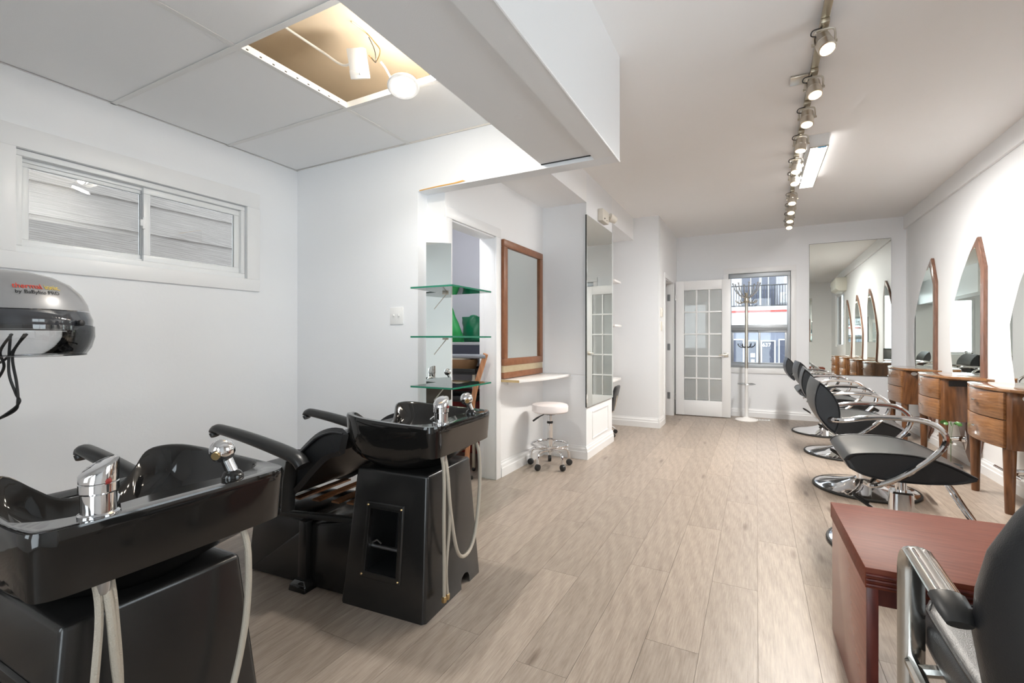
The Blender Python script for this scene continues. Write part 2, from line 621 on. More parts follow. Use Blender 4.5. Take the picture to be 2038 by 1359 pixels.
# closet behind the niche doorway
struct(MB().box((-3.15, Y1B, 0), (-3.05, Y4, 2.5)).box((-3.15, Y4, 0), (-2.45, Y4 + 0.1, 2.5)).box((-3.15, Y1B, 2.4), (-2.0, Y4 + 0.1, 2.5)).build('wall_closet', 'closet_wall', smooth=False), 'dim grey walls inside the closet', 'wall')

# ceilings ---------------------------------------------------------
struct(box('ceiling', (-1.2, YF - 0.1, ZC), (XR + 0.1, YB + 0.1, ZC + 0.08), 'ceiling_paint'), 'plain white plaster ceiling of the main room', 'ceiling')
struct(MB().box((-2.5, Y1B, ZC), (-1.2, YB + 0.1, ZC + 0.08)).build('ceiling_side', 'ceiling_paint', smooth=False), 'plaster ceiling above the niches', 'ceiling')
struct(box('ceiling_plenum', (XL - 0.1, YF - 0.1, 2.77), (-1.2, Y1B, 2.85), 'plenum_board'), 'bare tan board above the missing ceiling tile', 'ceiling')
bm_ = MB().box((-1.13, YF, 2.18), (-0.805, Y1, ZC)).box((-0.805, YF, ZH), (-0.693, Y1, ZC))
bo = struct(bm_.build('ceiling_beam', 'beam_paint', smooth=False), 'boxed white ceiling beam with a stepped underside', 'beam')
box('beam_face', (-0.6935, YF, ZH + 0.002), (-0.688, Y1B, ZC), 'trim_paint', bo)
cb = MB().tube([(-0.690, YF, ZH + 0.003), (-0.690, Y1B, ZH + 0.003)], 0.006, 8)
cb.build('corner_bead', 'trim_paint', bo)
box('panel_gap', (-1.128, 2.540, 2.176), (-0.807, 2.5485, 2.181), 'gap_dark', bo)
cx_, cy_ = -0.98, 1.95
MB().lathe([(0.02, 2.1805), (0.021, 2.179), (0.018, 2.1785)], 20, (cx_, cy_, 0)).build('patch_ring', 'beam_paint', bo)
# header torn edge
te = MB()
pts_ = [(-2.03, 0.0), (-1.96, 0.004), (-1.85, 0.006), (-1.72, 0.007), (-1.66, 0.012), (-1.68, 0.020), (-1.75, 0.014), (-1.86, 0.013), (-1.95, 0.010), (-2.03, 0.006)]
te.prism([(a, ZH + b) for a, b in pts_], 'y', Y1 - 0.004, Y1 + 0.002)
tag(te.build('torn_edge', 'torn_wood', wb), 'exposed orange wood where the header paint tore away')

# dropped ceiling
dc = struct(MB().box((-2.135, YF, 2.4895), (-2.107, Y1, 2.4925)).box((-2.123, YF, 2.4925), (-2.119, Y1, 2.53)).build('ceiling_left', 'rail_white', smooth=False), 'suspended white tile ceiling with one tile missing', 'ceiling')
ROWS = [YF, -0.635, 0.02, 0.675, 1.335, 1.992, Y1]
for y in ROWS[1:-1]:
    MB().box((XL, y - 0.014, 2.489), (-1.13, y + 0.014, 2.4915)).box((XL, y - 0.002, 2.4915), (-1.13, y + 0.002, 2.53)).build('grid_rail', 'rail_white', dc, smooth=False)
MB().box((XL, YF, 2.489), (XL + 0.010, Y1, 2.4915)).build('wall_angle', 'rail_white', dc, smooth=False)
MB().box((XL, Y1 - 0.010, 2.489), (-1.13, Y1, 2.4915)).build('wall_angle', 'rail_white', dc, smooth=False)
for ci, (xa, xb) in enumerate([(XL + 0.017, -2.127), (-2.115, -1.135)]):
    for ri in range(len(ROWS) - 1):
        if ci == 1 and ri == 4:
            continue
        ya, yb = ROWS[ri] + 0.006, ROWS[ri + 1] - (0.006 if ri < len(ROWS) - 2 else 0.017)
        t = box('ceiling_tile', (-(xb - xa) / 2, -(yb - ya) / 2, 0), ((xb - xa) / 2, (yb - ya) / 2, 0.014), 'ceiling_board', dc)
        t.location = ((xa + xb) / 2, (ya + yb) / 2, 2.4935)
        t.rotation_euler = (R(random.uniform(-.12, .12)), R(random.uniform(-.1, .1)), 0)
# punched slots in the rail seen from the open cell
sl = MB()
for k in range(9):
    y = 1.38 + k * 0.068
    sl.box((-2.1188, y, 2.503), (-2.1180, y + 0.012, 2.509))
sl.build('rail_slots', 'gap_dark', dc, smooth=False)

# baseboards -------------------------------------------------------
PROF = [(0, 0), (0.018, 0), (0.018, 0.07), (0.014, 0.078), (0.012, 0.10), (0.006, 0.112), (0.004, 0.125), (0, 0.125)]


def baseboard(name, p0, p1, nrm, label):
    mb = MB()
    a = [(p0[0] + nrm[0] * t, p0[1] + nrm[1] * t, z) for t, z in PROF]
    b = [(p1[0] + nrm[0] * t, p1[1] + nrm[1] * t, z) for t, z in PROF]
    mb.rings([a, b])
    return struct(mb.build(name, 'trim_paint', smooth=False), label, 'baseboard')


baseboard('baseboard_back', (-0.33, YB), (XR, YB), (0, -1), 'white moulded baseboard under the far window')
baseboard('baseboard_right', (XR, 0.2), (XR, YB), (-1, 0), 'white moulded baseboard behind the stations')
baseboard('baseboard_pier', (XP, Y4 - 0.018), (XP, Y5 + 0.018), (1, 0), 'white baseboard on the face of the mirror pier')
baseboard('baseboard_pier_side', (XN, Y4), (XP, Y4), (0, -1), 'white baseboard behind the round stool')
baseboard('baseboard_niche', (XN, 3.43), (XN, Y4), (1, 0), 'white baseboard under the framed mirror')
baseboard('baseboard_corner', (-2.4, Y6), (XC, Y6), (0, -1), 'white baseboard along the corner wall')
baseboard('baseboard_passage', (XC, Y6 - 0.018), (XC, 6.61), (1, 0), 'short white baseboard beside the passage doorway')

# door casings
def casing(name, x, y0, y1, zt, w, label):
    mb = MB()
    for yy in (y0 - w, y1):
        mb.box((x - 0.1, yy if yy != y0 - w else y0 - 0.012, 0), (x, (y0 if yy != y1 else y1 + 0.012), zt))
        mb.box((x, yy, 0), (x + 0.016, yy + w, zt))
    mb.box((x, y0 - w, zt), (x + 0.016, y1 + w, zt + w))
    mb.box((x - 0.1, y0, zt - 0.012), (x, y1, zt))
    return struct(mb.build(name, 'trim_paint', None, 0.003), label, 'door casing')


casing('trim_2', XN, 2.717, 3.343, 1.985, 0.075, 'white casing around the closet doorway')
pc = casing('trim_3', XC, 6.692, 7.388, 1.99, 0.065, 'white casing around the passage doorway')
for z in (0.25, 0.98, 1.72):
    box('hinge_plate', (XC - 0.075, 7.384, z), (XC - 0.035, 7.3885, z + 0.1), 'steel', pc)

# ------------------------------------------------------------------ windows
# window 1: vinyl slider in the left wall
w1 = thing('window_1', 'white vinyl sliding window high on the left wall', 'window', (XL, 1.53, 1.84))
w1['kind'] = 'structure'
def L1(y, z):
    return y - 1.53, z - 1.84
def bx1(mb, y0, y1, z0, z1, x0, x1):
    mb.box((x0, y0 - 1.53, z0 - 1.84), (x1, y1 - 1.53, z1 - 1.84))
    return mb
mb = MB()
bx1(mb, 0.84, 2.221, 2.103, 2.212, 0, 0.014); bx1(mb, 0.84, 2.221, 1.497, 1.583, 0, 0.014)
bx1(mb, 0.84, 0.935, 1.583, 2.103, 0, 0.014); bx1(mb, 2.125, 2.221, 1.583, 2.103, 0, 0.014)
mb.build('window_casing', 'trim_paint', w1, 0.002)
mb = MB()
for (y0, y1, z0, z1) in [(0.937, 2.123, 2.07, 2.101), (0.937, 2.123, 1.585, 1.62), (0.937, 0.965, 1.62, 2.07), (2.095, 2.123, 1.62, 2.07)]:
    bx1(mb, y0, y1, z0, z1, -0.1, -0.012)
bx1(mb, 0.965, 2.095, 2.05, 2.07, -0.09, -0.05)
bx1(mb, 0.965, 2.095, 1.62, 1.635, -0.09, -0.05)
mb.build('window_frame', 'vinyl_white', w1, 0.004)
for (y0, y1, xo) in [(0.966, 1.535, -0.075), (1.50, 2.094, -0.045)]:
    mb = MB()
    s_ = 0.038
    bx1(mb, y0, y1, 2.0305, 2.0685, xo - .012, xo + .012); bx1(mb, y0, y1, 1.622, 1.66, xo - .012, xo + .012)
    bx1(mb, y0, y0 + s_, 1.66, 2.0305, xo - .012, xo + .012); bx1(mb, y1 - s_, y1, 1.66, 2.0305, xo - .012, xo + .012)
    sa = mb.build('sash', 'vinyl_white', w1, 0.004)
    bx1(MB(), y0 + s_, y1 - s_, 1.66, 2.0305, xo - .003, xo + .003).build('pane', 'clear_glass', sa, smooth=False)
mb = MB()
bx1(mb, 1.492, 1.508, 1.815, 1.885, -0.045, -0.022); bx1(mb, 1.478, 1.494, 1.83, 1.87, -0.035, -0.020)
mb.build('latch', 'vinyl_white', w1, 0.003)

# neighbour's lap siding outside
sd = thing('house_siding', 'beige lap siding of the neighbouring house outside the small window', 'siding', (-4.25, 1.8, 0.9))
MB().box((-0.05, -2.0, -0.6), (-0.02, 2.0, 1.9)).build('siding_backing', 'siding', sd, smooth=False)
sb0 = None
for k in range(9):
    if sb0 is None:
        sb0 = MB().rings([[(0.0, -2, 0), (0.018, -2, 0), (0.003, -2, 0.25), (-0.012, -2, 0.25)], [(0.0, 2, 0), (0.018, 2, 0), (0.003, 2, 0.25), (-0.012, 2, 0.25)]]).build('siding_board', 'siding_grain', sd, smooth=False)
        q = sb0
    else:
        q = sb0.copy()
        COL.objects.link(q)
    q.location = (0, 0, -0.05 + 0.225 * k)

# window 2: aluminium window in the back wall
w2 = thing('window_2', 'grey aluminium window in the far wall, two sliders under a fixed pane', 'window', (0.03, YB, 1.43))
w2['kind'] = 'structure'
def bx2(mb, x0, x1, z0, z1, y0, y1):
    mb.box((x0 - 0.03, y0, z0 - 1.43), (x1 - 0.03, y1, z1 - 1.43))
    return mb
mb = MB()
bx2(mb, -0.442, 0.503, 2.125, 2.205, -0.014, 0); bx2(mb, -0.442, 0.503, 0.645, 0.725, -0.014, 0)
bx2(mb, -0.442, -0.373, 0.725, 2.125, -0.014, 0); bx2(mb, 0.436, 0.503, 0.725, 2.125, -0.014, 0)
mb.build('window_casing', 'trim_paint', w2, 0.002)
mb = MB()
bx2(mb, -0.371, 0.434, 2.06, 2.123, 0.01, 0.09); bx2(mb, -0.371, 0.434, 0.727, 0.775, 0.01, 0.09)
bx2(mb, -0.371, -0.335, 0.775, 2.06, 0.01, 0.09); bx2(mb, 0.392, 0.434, 0.775, 2.06, 0.01, 0.09)
bx2(mb, -0.335, 0.392, 1.275, 1.36, 0.01, 0.09)
bx2(mb, -0.335, 0.392, 1.31, 1.318, 0.0, 0.01)
mb.build('window_frame', 'aluminium', w2, 0.003)
bx2(MB(), -0.335, 0.392, 1.36, 2.06, 0.05, 0.055).build('pane', 'clear_glass', w2, smooth=False)
for (a, b, yo) in [(-0.333, 0.055, 0.05), (0.025, 0.39, 0.03)]:
    mb = MB()
    bx2(mb, a, b, 1.245, 1.275, yo - .009, yo + .009); bx2(mb, a, b, 0.777, 0.805, yo - .009, yo + .009)
    bx2(mb, a, a + .028, .805, 1.245, yo - .009, yo + .009); bx2(mb, b - .028, b, .805, 1.245, yo - .009, yo + .009)
    sa = mb.build('sash', 'aluminium', w2, 0.002)
    bx2(MB(), a + .028, b - .028, .805, 1.245, yo - .002, yo + .002).build('pane', 'clear_glass', sa, smooth=False)

# window 3 in the right wall and the shop windows (seen only in reflections)
def simple_window(name, plane, a, b, z0, z1, t0, t1, nm, label):
    w = thing(name, label, 'window', ((t0, (a + b) / 2, z0) if plane == 'x' else ((a + b) / 2, t0, z0)))
    w['kind'] = 'structure'
    ox, oy, oz = w.location
    def B(mb, p, q, u, v, s0, s1):
        if plane == 'x':
            mb.box((s0 - ox, p - oy, u - oz), (s1 - ox, q - oy, v - oz))
        else:
            mb.box((p - ox, s0 - oy, u - oz), (q - ox, s1 - oy, v - oz))
        return mb
    mb = MB()
    f = 0.05
    B(mb, a, b, z0, z0 + f, t0, t1); B(mb, a, b, z1 - f, z1, t0, t1); B(mb, a, a + f, z0 + f, z1 - f, t0, t1); B(mb, b - f, b, z0 + f, z1 - f, t0, t1)
    for k in range(1, nm):
        c = a + (b - a) * k / nm
        B(mb, c - .02, c + .02, z0 + f, z1 - f, t0, t1)
    mb.build('window_frame', 'trim_paint', w, 0.003)
    tm = (t0 + t1) / 2
    for k in range(nm):
        c0, c1 = a + (b - a) * k / nm, a + (b - a) * (k + 1) / nm
        B(MB(), c0 + f * .8, c1 - f * .8, z0 + f, z1 - f, tm - .003, tm + .003).build('pane', 'clear_glass', w, smooth=False)
    return w


simple_window('window_3', 'x', 1.002, 2.498, 1.002, 2.298, XR + 0.03, XR + 0.08, 2, 'bright side window beside the air conditioner')
simple_window('window_4', 'y', -1.898, -1.102, 0.802, 2.298, YF - 0.08, YF - 0.03, 1, 'front window of the shampoo corner')
simple_window('window_5', 'y', -0.648, 0.448, 0.062, 2.498, YF - 0.08, YF - 0.03, 1, 'single-pane shop window by the entrance')

# ------------------------------------------------------------------ street outside the far window
gr = struct(box('ground', (-14, YB + 0.12, -0.3), (16, 30, -0.25), 'asphalt'), 'grey street outside the far window', 'street')
YS = 13.0
fb = thing('shop_building', 'shop across the street with balcony, red striped sign and white framed door', 'building', (0, YS, -0.25))
def fbx(name, x0, x1, z0, z1, y0, y1, mat, par=None, bevel=0):
    return box(name, (x0, y0, z0 + 0.25), (x1, y1, z1 + 0.25), mat, par or fb, bevel)
fbx('wall', -4, 5, -0.25, 1.46, 0.05, 0.5, 'facade_blue')
fbx('wall', -4, 5, 1.94, 5.5, 0.6, 1.0, 'facade_grey')
fbx('sign_board', -4, 5, 1.46, 1.80, -0.1, 0.5, 'facade_white')
fbx('sign_stripe', -4, 5, 1.80, 1.845, -0.13, 0.5, 'sign_red')
fbx('balcony_slab', -4, 5, 1.845, 1.94, -0.15, 0.65, 'facade_grey')
for k in range(46):
    x = -1.1 + k * 0.055
    MB().cyl((x, -0.1, 2.19), (x, -0.1, 2.70), 0.007, n=6).build('baluster', 'black_plastic', fb)
MB().cyl((-4, -0.1, 2.70), (5, -0.1, 2.70), 0.015, n=6).build('hand_rail', 'black_plastic', fb)
MB().cyl((-4, -0.1, 2.21), (5, -0.1, 2.21), 0.012, n=6).build('hand_rail', 'black_plastic', fb)
for (a, b) in [(-0.32, 0.06), (0.12, 0.42)]:
    wn = fbx('window', a, b, 1.98, 3.0, 0.57, 0.62, 'dark_window')
    fbx('window_bar', (a + b) / 2 - .01, (a + b) / 2 + .01, 1.98, 3.0, 0.55, 0.58, 'facade_white', wn)
cm = MB()
for a, b in [(-0.75, -0.34), (0.44, 0.62)]:
    pts = []
    n = 24
    for i in range(n + 1):
        x = a + (b - a) * i / n
        pts.append((x, 0.55 + 0.012 * math.sin(i * 1.6)))
    poly = pts + [(p[0], p[1] + 0.02) for p in reversed(pts)]
    MB().prism(poly, 'z', 2.25, 3.2).build('curtain', 'curtain', fb)
cu_ = fbx('condenser_unit', 0.50, 0.82, 2.02, 2.28, 0.1, 0.35, 'facade_white', bevel=0.02)
MB().tube([(0.66 + .09 * math.cos(a), 0.097, 2.40 + .09 * math.sin(a)) for a in [i * math.pi / 12 for i in range(24)]], 0.008, 6, closed=True).build('fan_ring', 'curtain', cu_)
sg = MB()
for cx0 in (-0.42, -0.12, 0.12, 0.30):
    sg.tube([(cx0 + .11 * math.cos(a), -0.101, 1.86 + .11 * math.sin(a)) for a in [i * math.pi / 16 for i in range(0, 17)]], 0.005, 5)
sg.box((-0.02, -0.104, 1.75), (-0.012, -0.1, 1.98))
sg.build('sign_marks', 'sign_pink', fb)
em = fbx('sign_emblem', 0.47, 0.60, 1.53, 1.66, -0.106, -0.1, 'sign_pink')
MB().tube([(0.535 + .04 * math.cos(a), -0.108, 1.845 + .04 * math.sin(a)) for a in [i * math.pi / 10 for i in range(20)]], 0.006, 5, closed=True).build('emblem_ring', 'facade_white', em)
# shop doors
for (a, b) in [(-0.20, 0.03), (0.09, 0.41)]:
    mb = MB()
    mb.box((a, 0.0, 0.0), (a + .03, 0.06, 1.37)).box((b - .03, 0.0, 0.0), (b, 0.06, 1.37)).box((a + .03, 0, 1.34), (b - .03, .06, 1.37)).box((a + .03, 0, 0.74), (b - .03, .06, .765))
    d = mb.build('shop_door', 'facade_white', fb, smooth=False)
    box('door_glass', (a + .03, 0.03, 0.0), (b - .03, 0.04, 1.34), 'dark_window', d)
    if a > 0:
        text_obj('lettering', '637', 0.125, 'white_print', d, Matrix.Translation((0.125, 0.02, 1.215)) @ Matrix.Rotation(R(90), 4, 'X'))
    else:
        box('notice', (-0.13, 0.02, 0.95), (-0.03, 0.029, 1.05), 'facade_white', d)
        box('notice', (-0.12, 0.02, 0.80), (-0.04, 0.029, 0.90), 'facade_white', d)
for (a, b) in [(-0.62, -0.27), (0.47, 0.78)]:
    wn = fbx('shop_window', a, b, 0.5, 1.15, 0.02, 0.06, 'facade_grey')
    fbx('glass', a + .03, b - .03, 0.53, 1.12, 0.012, 0.03, 'dark_window', wn)

# ------------------------------------------------------------------ shampoo stations
def shampoo_station(label, loc, rz):
    t = thing('shampoo_station', label, 'shampoo station', loc, rz, 'shampoo stations')
    bx0, by0, tx0, ty0, H0 = 0.217, 0.243, 0.185, 0.182, 0.585
    tcx, tcy = 0.015, -0.01

    def P(sx, sy, k):
        return Vector((sx * (bx0 + (tx0 - bx0) * k) + tcx * k, sy * (by0 + (ty0 - by0) * k) + tcy * k, H0 * k))
    # pedestal shell with access hole on -y face and notch on +x face
    mb = MB()

    def F(u, k):      # front face (-y): u in 0..1
        a, b = P(-1, -1, k), P(1, -1, k)
        return a.lerp(b, u)
    u0, u1, k0, k1 = 0.27, 0.66, 0.27, 0.72
    g = [F(0, 0), F(1, 0), F(1, 1), F(0, 1), F(u0, k0), F(u1, k0), F(u1, k1), F(u0, k1)]
    mb.add(g, [(0, 1, 5, 4), (1, 2, 6, 5), (2, 3, 7, 6), (3, 0, 4, 7)])

    def G(v, k):      # back face of the unit (+x): v from near (0) to far (1)
        a, b = P(1, -1, k), P(1, 1, k)
        return a.lerp(b, v)
    notch = [G(0.62, 0), G(0.62, 0.055), G(0.64, 0.085), G(0.68, 0.10), G(0.72, 0.10), G(0.76, 0.085), G(0.78, 0.055), G(0.78, 0)]
    mb.add([G(0, 0)] + notch + [G(1, 0), G(1, 1), G(0, 1)], [tuple(range(12))])
    mb.add([P(1, 1, 0), P(-1, 1, 0), P(-1, 1, 1), P(1, 1, 1)], [(0, 1, 2, 3)])
    mb.add([P(-1, 1, 0), P(-1, -1, 0), P(-1, -1, 1), P(-1, 1, 1)], [(0, 1, 2, 3)])
    mb.add([P(-1, -1, 1), P(1, -1, 1), P(1, 1, 1), P(-1, 1, 1)], [(0, 1, 2, 3)])
    bm = bmesh.new()
    vs = [bm.verts.new(v) for v in mb.v]
    for f in mb.f:
        bm.faces.new([vs[i] for i in f])
    bmesh.ops.remove_doubles(bm, verts=bm.verts, dist=1e-5)
    bmesh.ops.recalc_face_normals(bm, faces=bm.faces)
    es = [e for e in bm.edges if len(e.link_faces) == 2 and e.calc_face_angle(0) > R(40)]
    bmesh.ops.bevel(bm, geom=es, offset=0.014, segments=3, profile=0.5, affect='EDGES')
    me = bpy.data.meshes.new('pedestal')
    bm.to_mesh(me)
    bm.free()
    me.polygons.foreach_set('use_smooth', [True] * len(me.polygons))
    me.set_sharp_from_angle(angle=R(30))
    me.materials.append(M['black_shell'])
    ped = bpy.data.objects.new('pedestal', me)
    COL.objects.link(ped)
    ped.parent = t
    # access panel frame, cavity and bar
    nrm = (F(1, 0) - F(0, 0)).cross(F(0, 1) - F(0, 0)).normalized()
    fr = MB()
    A_ = [F(u0 - .055, k0 - .05), F(u1 + .055, k0 - .05), F(u1 + .055, k1 + .05), F(u0 - .055, k1 + .05)]
    I_ = [F(u0, k0), F(u1, k0), F(u1, k1), F(u0, k1)]
    o1 = [p + nrm * 0.001 for p in A_]
    o2 = [p + nrm * 0.008 + (sum(A_, Vector()) / 4 - p) * 0.03 for p in A_]
    i2 = [p + nrm * 0.008 for p in I_]
    i1 = [p - nrm * 0.012 for p in I_]
    fr.rings([o1, o2, i2, i1], cap0=False, cap1=False)
    frm = fr.build('access_frame', 'black_shell', ped, 0.002)
    rv = MB()
    for p in o2:
        c = p.lerp(sum(A_, Vector()) / 4, 0.07) + nrm * 0.001
        rv.sphere(c, 0.005, 8)
    rv.build('rivets', 'brass', frm)
    cav = MB()
    d = Vector((0, 0.2, 0))
    cav.add([p for p in I_] + [p + d for p in I_], [(0, 1, 5, 4), (1, 2, 6, 5), (2, 3, 7, 6), (3, 0, 4, 7), (4, 5, 6, 7)])
    cav.build('access_cavity', 'black_plastic', ped, smooth=False)
    br = MB()
    q0, q1 = F(u0, 0.43) + Vector((0, 0.03, 0)), F(u1, 0.43) + Vector((0, 0.03, 0))
    br.tube([q0, q1], 0.008, 8)
    br.tube([q0 + Vector((0, 0, .012)), q0 + Vector((.03, -.004, .03)), q0 + Vector((.05, 0, .015))], 0.004, 6)
    br.build('access_bar', 'steel', ped)
    # bowl
    half = [(.282, 0, .800), (.282, .10, .800), (.280, .20, .800), (.268, .245, .800), (.235, .264, .800), (.13, .268, .803), (0, .266, .808), (-.11, .258, .815), (-.185, .235, .822), (-.222, .195, .822), (-.226, .155, .812), (-.205, .115, .775), (-.188, .07, .742)]
    full = half + [(-.184, 0, .735)] + [(a, -b, c) for a, b, c in reversed(half[1:])]
    rim = spl(full, 4, closed=True)
    N = len(rim)
    C0 = Vector((0.02, 0, 0))
    rg = [[] for _ in range(13)]
    for p in rim:
        dv = Vector((p.x, p.y, 0)) - C0
        L = dv.length
        dn = dv.normalized()
        ang = math.atan2(dn.y, dn.x)
        bf = max(0, min(1, (p.x + 0.05) / 0.25))       # 1 at the back (tap side)
        foot = Vector((-0.01 + 0.165 * math.cos(ang), 0.165 * math.sin(ang), 0))
        ap = 0.10 + 0.045 * bf
        asc = 0.90 + 0.065 * bf
        ino = 0.028 + 0.062 * max(0, min(1, (p.x - 0.17) / 0.09))

        def at(s, z, p=p, dv=dv):
            q = C0 + dv * s
            return Vector((q.x, q.y, z))
        bf = max(0, min(1, (p.x - 0.13) / 0.13))
        P0 = Vector((p.x, p.y, 0))
        mixv = lambda u, w: u + (w - u) * bf
        rg[0].append(Vector((foot.x, foot.y, 0.586)))
        q = foot.lerp(P0, mixv(.16, .10))
        rg[1].append(Vector((q.x, q.y, 0.598)))
        q = foot.lerp(P0, mixv(.56, .40))
        rg[2].append(Vector((q.x, q.y, mixv(.628, .625))))
        q = foot.lerp(P0, mixv(.82, .70))
        rg[3].append(Vector((q.x, q.y, min(mixv(.665, .656), p.z - .06))))
        q = foot.lerp(P0, mixv(.955, .955))
        rg[4].append(Vector((q.x, q.y, min(mixv(.722, .672), p.z - .045))))
        rg[5].append(at(0.995, p.z - 0.03))
        rg[6].append(at(1.0, p.z - 0.010))
        rg[7].append(at(0.99, p.z))
        si = (L - ino) / L
        rg[8].append(at(si + 0.03, p.z + 0.001))
        rg[9].append(at(si, p.z - 0.008))
        rg[10].append(at(si * 0.93, max(p.z - 0.07, 0.69)))
        rg[11].append(at(si * 0.72, 0.668))
        rg[12].append(at(0.12, 0.645))
    bw = MB().rings(rg)
    bowl = bw.build('bowl', 'black_gloss', t, ang=60)
    MB().lathe([(0.026, 0.646), (0.026, 0.649), (0.018, 0.649)], 18, (0.02, 0, 0)).build('drain_ring', 'chrome', bowl)
    # tap
    fx, fy = 0.235, -0.145
    MB().lathe([(.034, .795), (.034, .802), (.029, .805), (.029, .842), (.0325, .846), (.0325, .862), (.031, .864)], 22, (fx, fy, 0)).build('tap_body', 'chrome', t)
    mb = MB()
    rr_ = []
    for (k_, z_, tl, of) in [(1.0, .865, 0, 0), (1.0, .885, .25, 0), (.90, .897, .45, .004), (.55, .902, .5, .01)]:
        rr_.append([(fx + .032 * k_ * math.cos(2 * math.pi * j / 22), fy + of + .032 * k_ * math.sin(2 * math.pi * j / 22), z_ + tl * .032 * k_ * math.sin(2 * math.pi * j / 22)) for j in range(22)])
    mb.rings(rr_)
    lev = mb.build('tap_lever', 'chrome', t, ang=45)
    MB().sphere((fx + .031, fy + .003, .868), .006, 8).build('hot_cold_dot', 'red_cloth', lev)
    mb = MB().tube(spl([(fx - .02, fy + .03, .806), (fx - .055, fy + .05, .812), (fx - .085, fy + .06, .795)], 4), .010, 10)
    mb.build('spout', 'chrome', t)
    # spray head
    sx_, sy_ = 0.225, 0.135
    mb = MB().lathe([(.026, .797), (.026, .803), (.020, .812), (.012, .818)], 16, (sx_, sy_, 0))
    mb.build('spray_seat', 'black_gloss', t)
    mb = MB().tube([(sx_, sy_, .812), (sx_ - .008, sy_ - .01, .845)], .014, 12)
    mb.sphere((sx_ - .014, sy_ - .018, .868), .030, 18)
    mb.tube([(sx_ - .014, sy_ - .018, .868), (sx_ + .004, sy_ - .044, .862)], [.016, .012], 12)
    sp = mb.build('spray_head', 'chrome', t, ang=50)
    MB().tube([(sx_ + .003, sy_ - .043, .862), (sx_ + .0055, sy_ - .047, .861)], .010, 12).build('spray_face', 'brass', sp)
    # hoses behind the bowl
    hx = 0.262
    for k, (y0, y1) in enumerate([(-.155, -.165), (-.13, -.15)]):
        pts = spl([(0.235, y0, .69), (hx - .01, y0 + .004, .60), (hx, y0 - .012 + .02 * k, .40), (hx, y1, .20), (hx, y1 + .01 * k, .085)], 8)
        h = MB().tube(pts, .0075, 8).build('supply_hose', 'braid', t)
        MB().lathe([(.0095, .066), (.0115, .07), (.0115, .086), (.009, .09)], 6, (hx, y1 + .01 * k, 0)).build('hose_nut', 'brass', h)
    pts = spl([(0.235, -.14, .69), (hx - .005, -.135, .60), (hx + .004, -.12, .42), (hx + .006, -.07, .24), (hx + .006, .005, .19), (hx + .006, .085, .24), (hx + .004, .14, .42), (hx - .004, .155, .60), (.236, .145, .69)], 10)
    MB().tube(pts, .0082, 10).build('spray_hose', 'braid', t)
    MB().lathe([(.010, .64), (.0125, .645), (.0125, .672), (.008, .678), (.008, .69)], 10, (.246, -.142, 0)).build('hose_coupling', 'steel', t)
    # chair
    prof = [(-.20, .735), (-.27, .735), (-.36, .70), (-.48, .60), (-.58, .515), (-.68, .475), (-.84, .475), (-1.0, .47), (-1.06, .44)]
    low = [(-1.05, .40), (-.95, .375), (-.75, .37), (-.62, .385), (-.50, .455), (-.38, .57), (-.30, .635), (-.22, .66)]
    up_ = spl([(a, 0, b) for a, b in prof], 4)
    lo_ = spl([(a, 0, b) for a, b in low], 4)
    out = up_ + lo_
    rgs = []
    for (yy, ins) in [(-.235, .022), (-.245, .008), (-.25, 0), (.25, 0), (.245, .008), (.235, .022)]:
        cen = Vector((-.62, 0, .5))
        ring = []
        for i, p in enumerate(out):
            a = out[(i - 1) % len(out)]
            b = out[(i + 1) % len(out)]
            tn = (b - a).normalized()
            nn = Vector((tn.z, 0, -tn.x))
            ring.append((p.x + nn.x * ins, yy, p.z + nn.z * ins))
        rgs.append(ring)
    seat = MB().rings(rgs).build('seat', 'black_leather', t, ang=45)
    for s in (-1, 1):
        MB().tube([(p.x, s * .248, p.z + .002) for p in up_], .005, 6).build('piping', 'black_leather', seat)
        arm = spl([(-.975, s * .285, .672), (-.985, s * .285, .692), (-.965, s * .285, .708), (-.92, s * .285, .706), (-.75, s * .285, .684), (-.55, s * .285, .648), (-.43, s * .285, .618), (-.39, s * .285, .585)], 5)
        nA = len(arm)
        rr = [.020 + .014 * min(1, i / (nA * .7)) for i in range(nA)]
        MB().tube(arm, rr, 12, flat=(.85, 1.1), up=(0, 0, 1)).build('armrest', 'arm_plastic', t, ang=60)
        MB().tube(spl([(-.46, s * .28, .60), (-.50, s * .262, .50), (-.52, s * .255, .36)], 5), [.022] * 11, 10, flat=(.5, 1.4)).build('arm_bracket', 'black_plastic', t)
    mb = MB()
    mb.rings([[(-.20, -.20, 0), (-.86, -.20, 0), (-.86, .20, 0), (-.20, .20, 0)], [(-.20, -.19, .335), (-.46, -.19, .285), (-.46, .19, .285), (-.20, .19, .335)]])
    mb.build('chair_base', 'black_shell', t, 0.015)
    mb = MB().rings([[(-.46, -.185, 0), (-.88, -.185, 0), (-.88, .185, 0), (-.46, .185, 0)], [(-.46, -.18, .30), (-.84, -.18, .30), (-.84, .18, .30), (-.46, .18, .30)]])
    mb.build('front_base', 'black_shell', t, 0.015)
    for s in (-1, 1):
        MB().rings([[(-.435, s * .19, .02), (-.485, s * .19, .02), (-.485, s * .235, .02), (-.435, s * .235, .02)], [(-.435, s * .19, .31), (-.485, s * .19, .31), (-.485, s * .225, .31), (-.435, s * .225, .31)]]).build('post', 'black_shell', t, 0.008)
        MB().rings([[(-.405, s * .18, 0), (-.51, s * .18, 0), (-.51, s * .265, 0), (-.405, s * .265, 0)], [(-.41, s * .18, .03), (-.505, s * .18, .03), (-.505, s * .26, .03), (-.41, s * .26, .03)], [(-.43, s * .19, .048), (-.49, s * .19, .048), (-.49, s * .24, .048), (-.43, s * .24, .048)]]).build('foot_cap', 'black_gloss', t, 0.006)
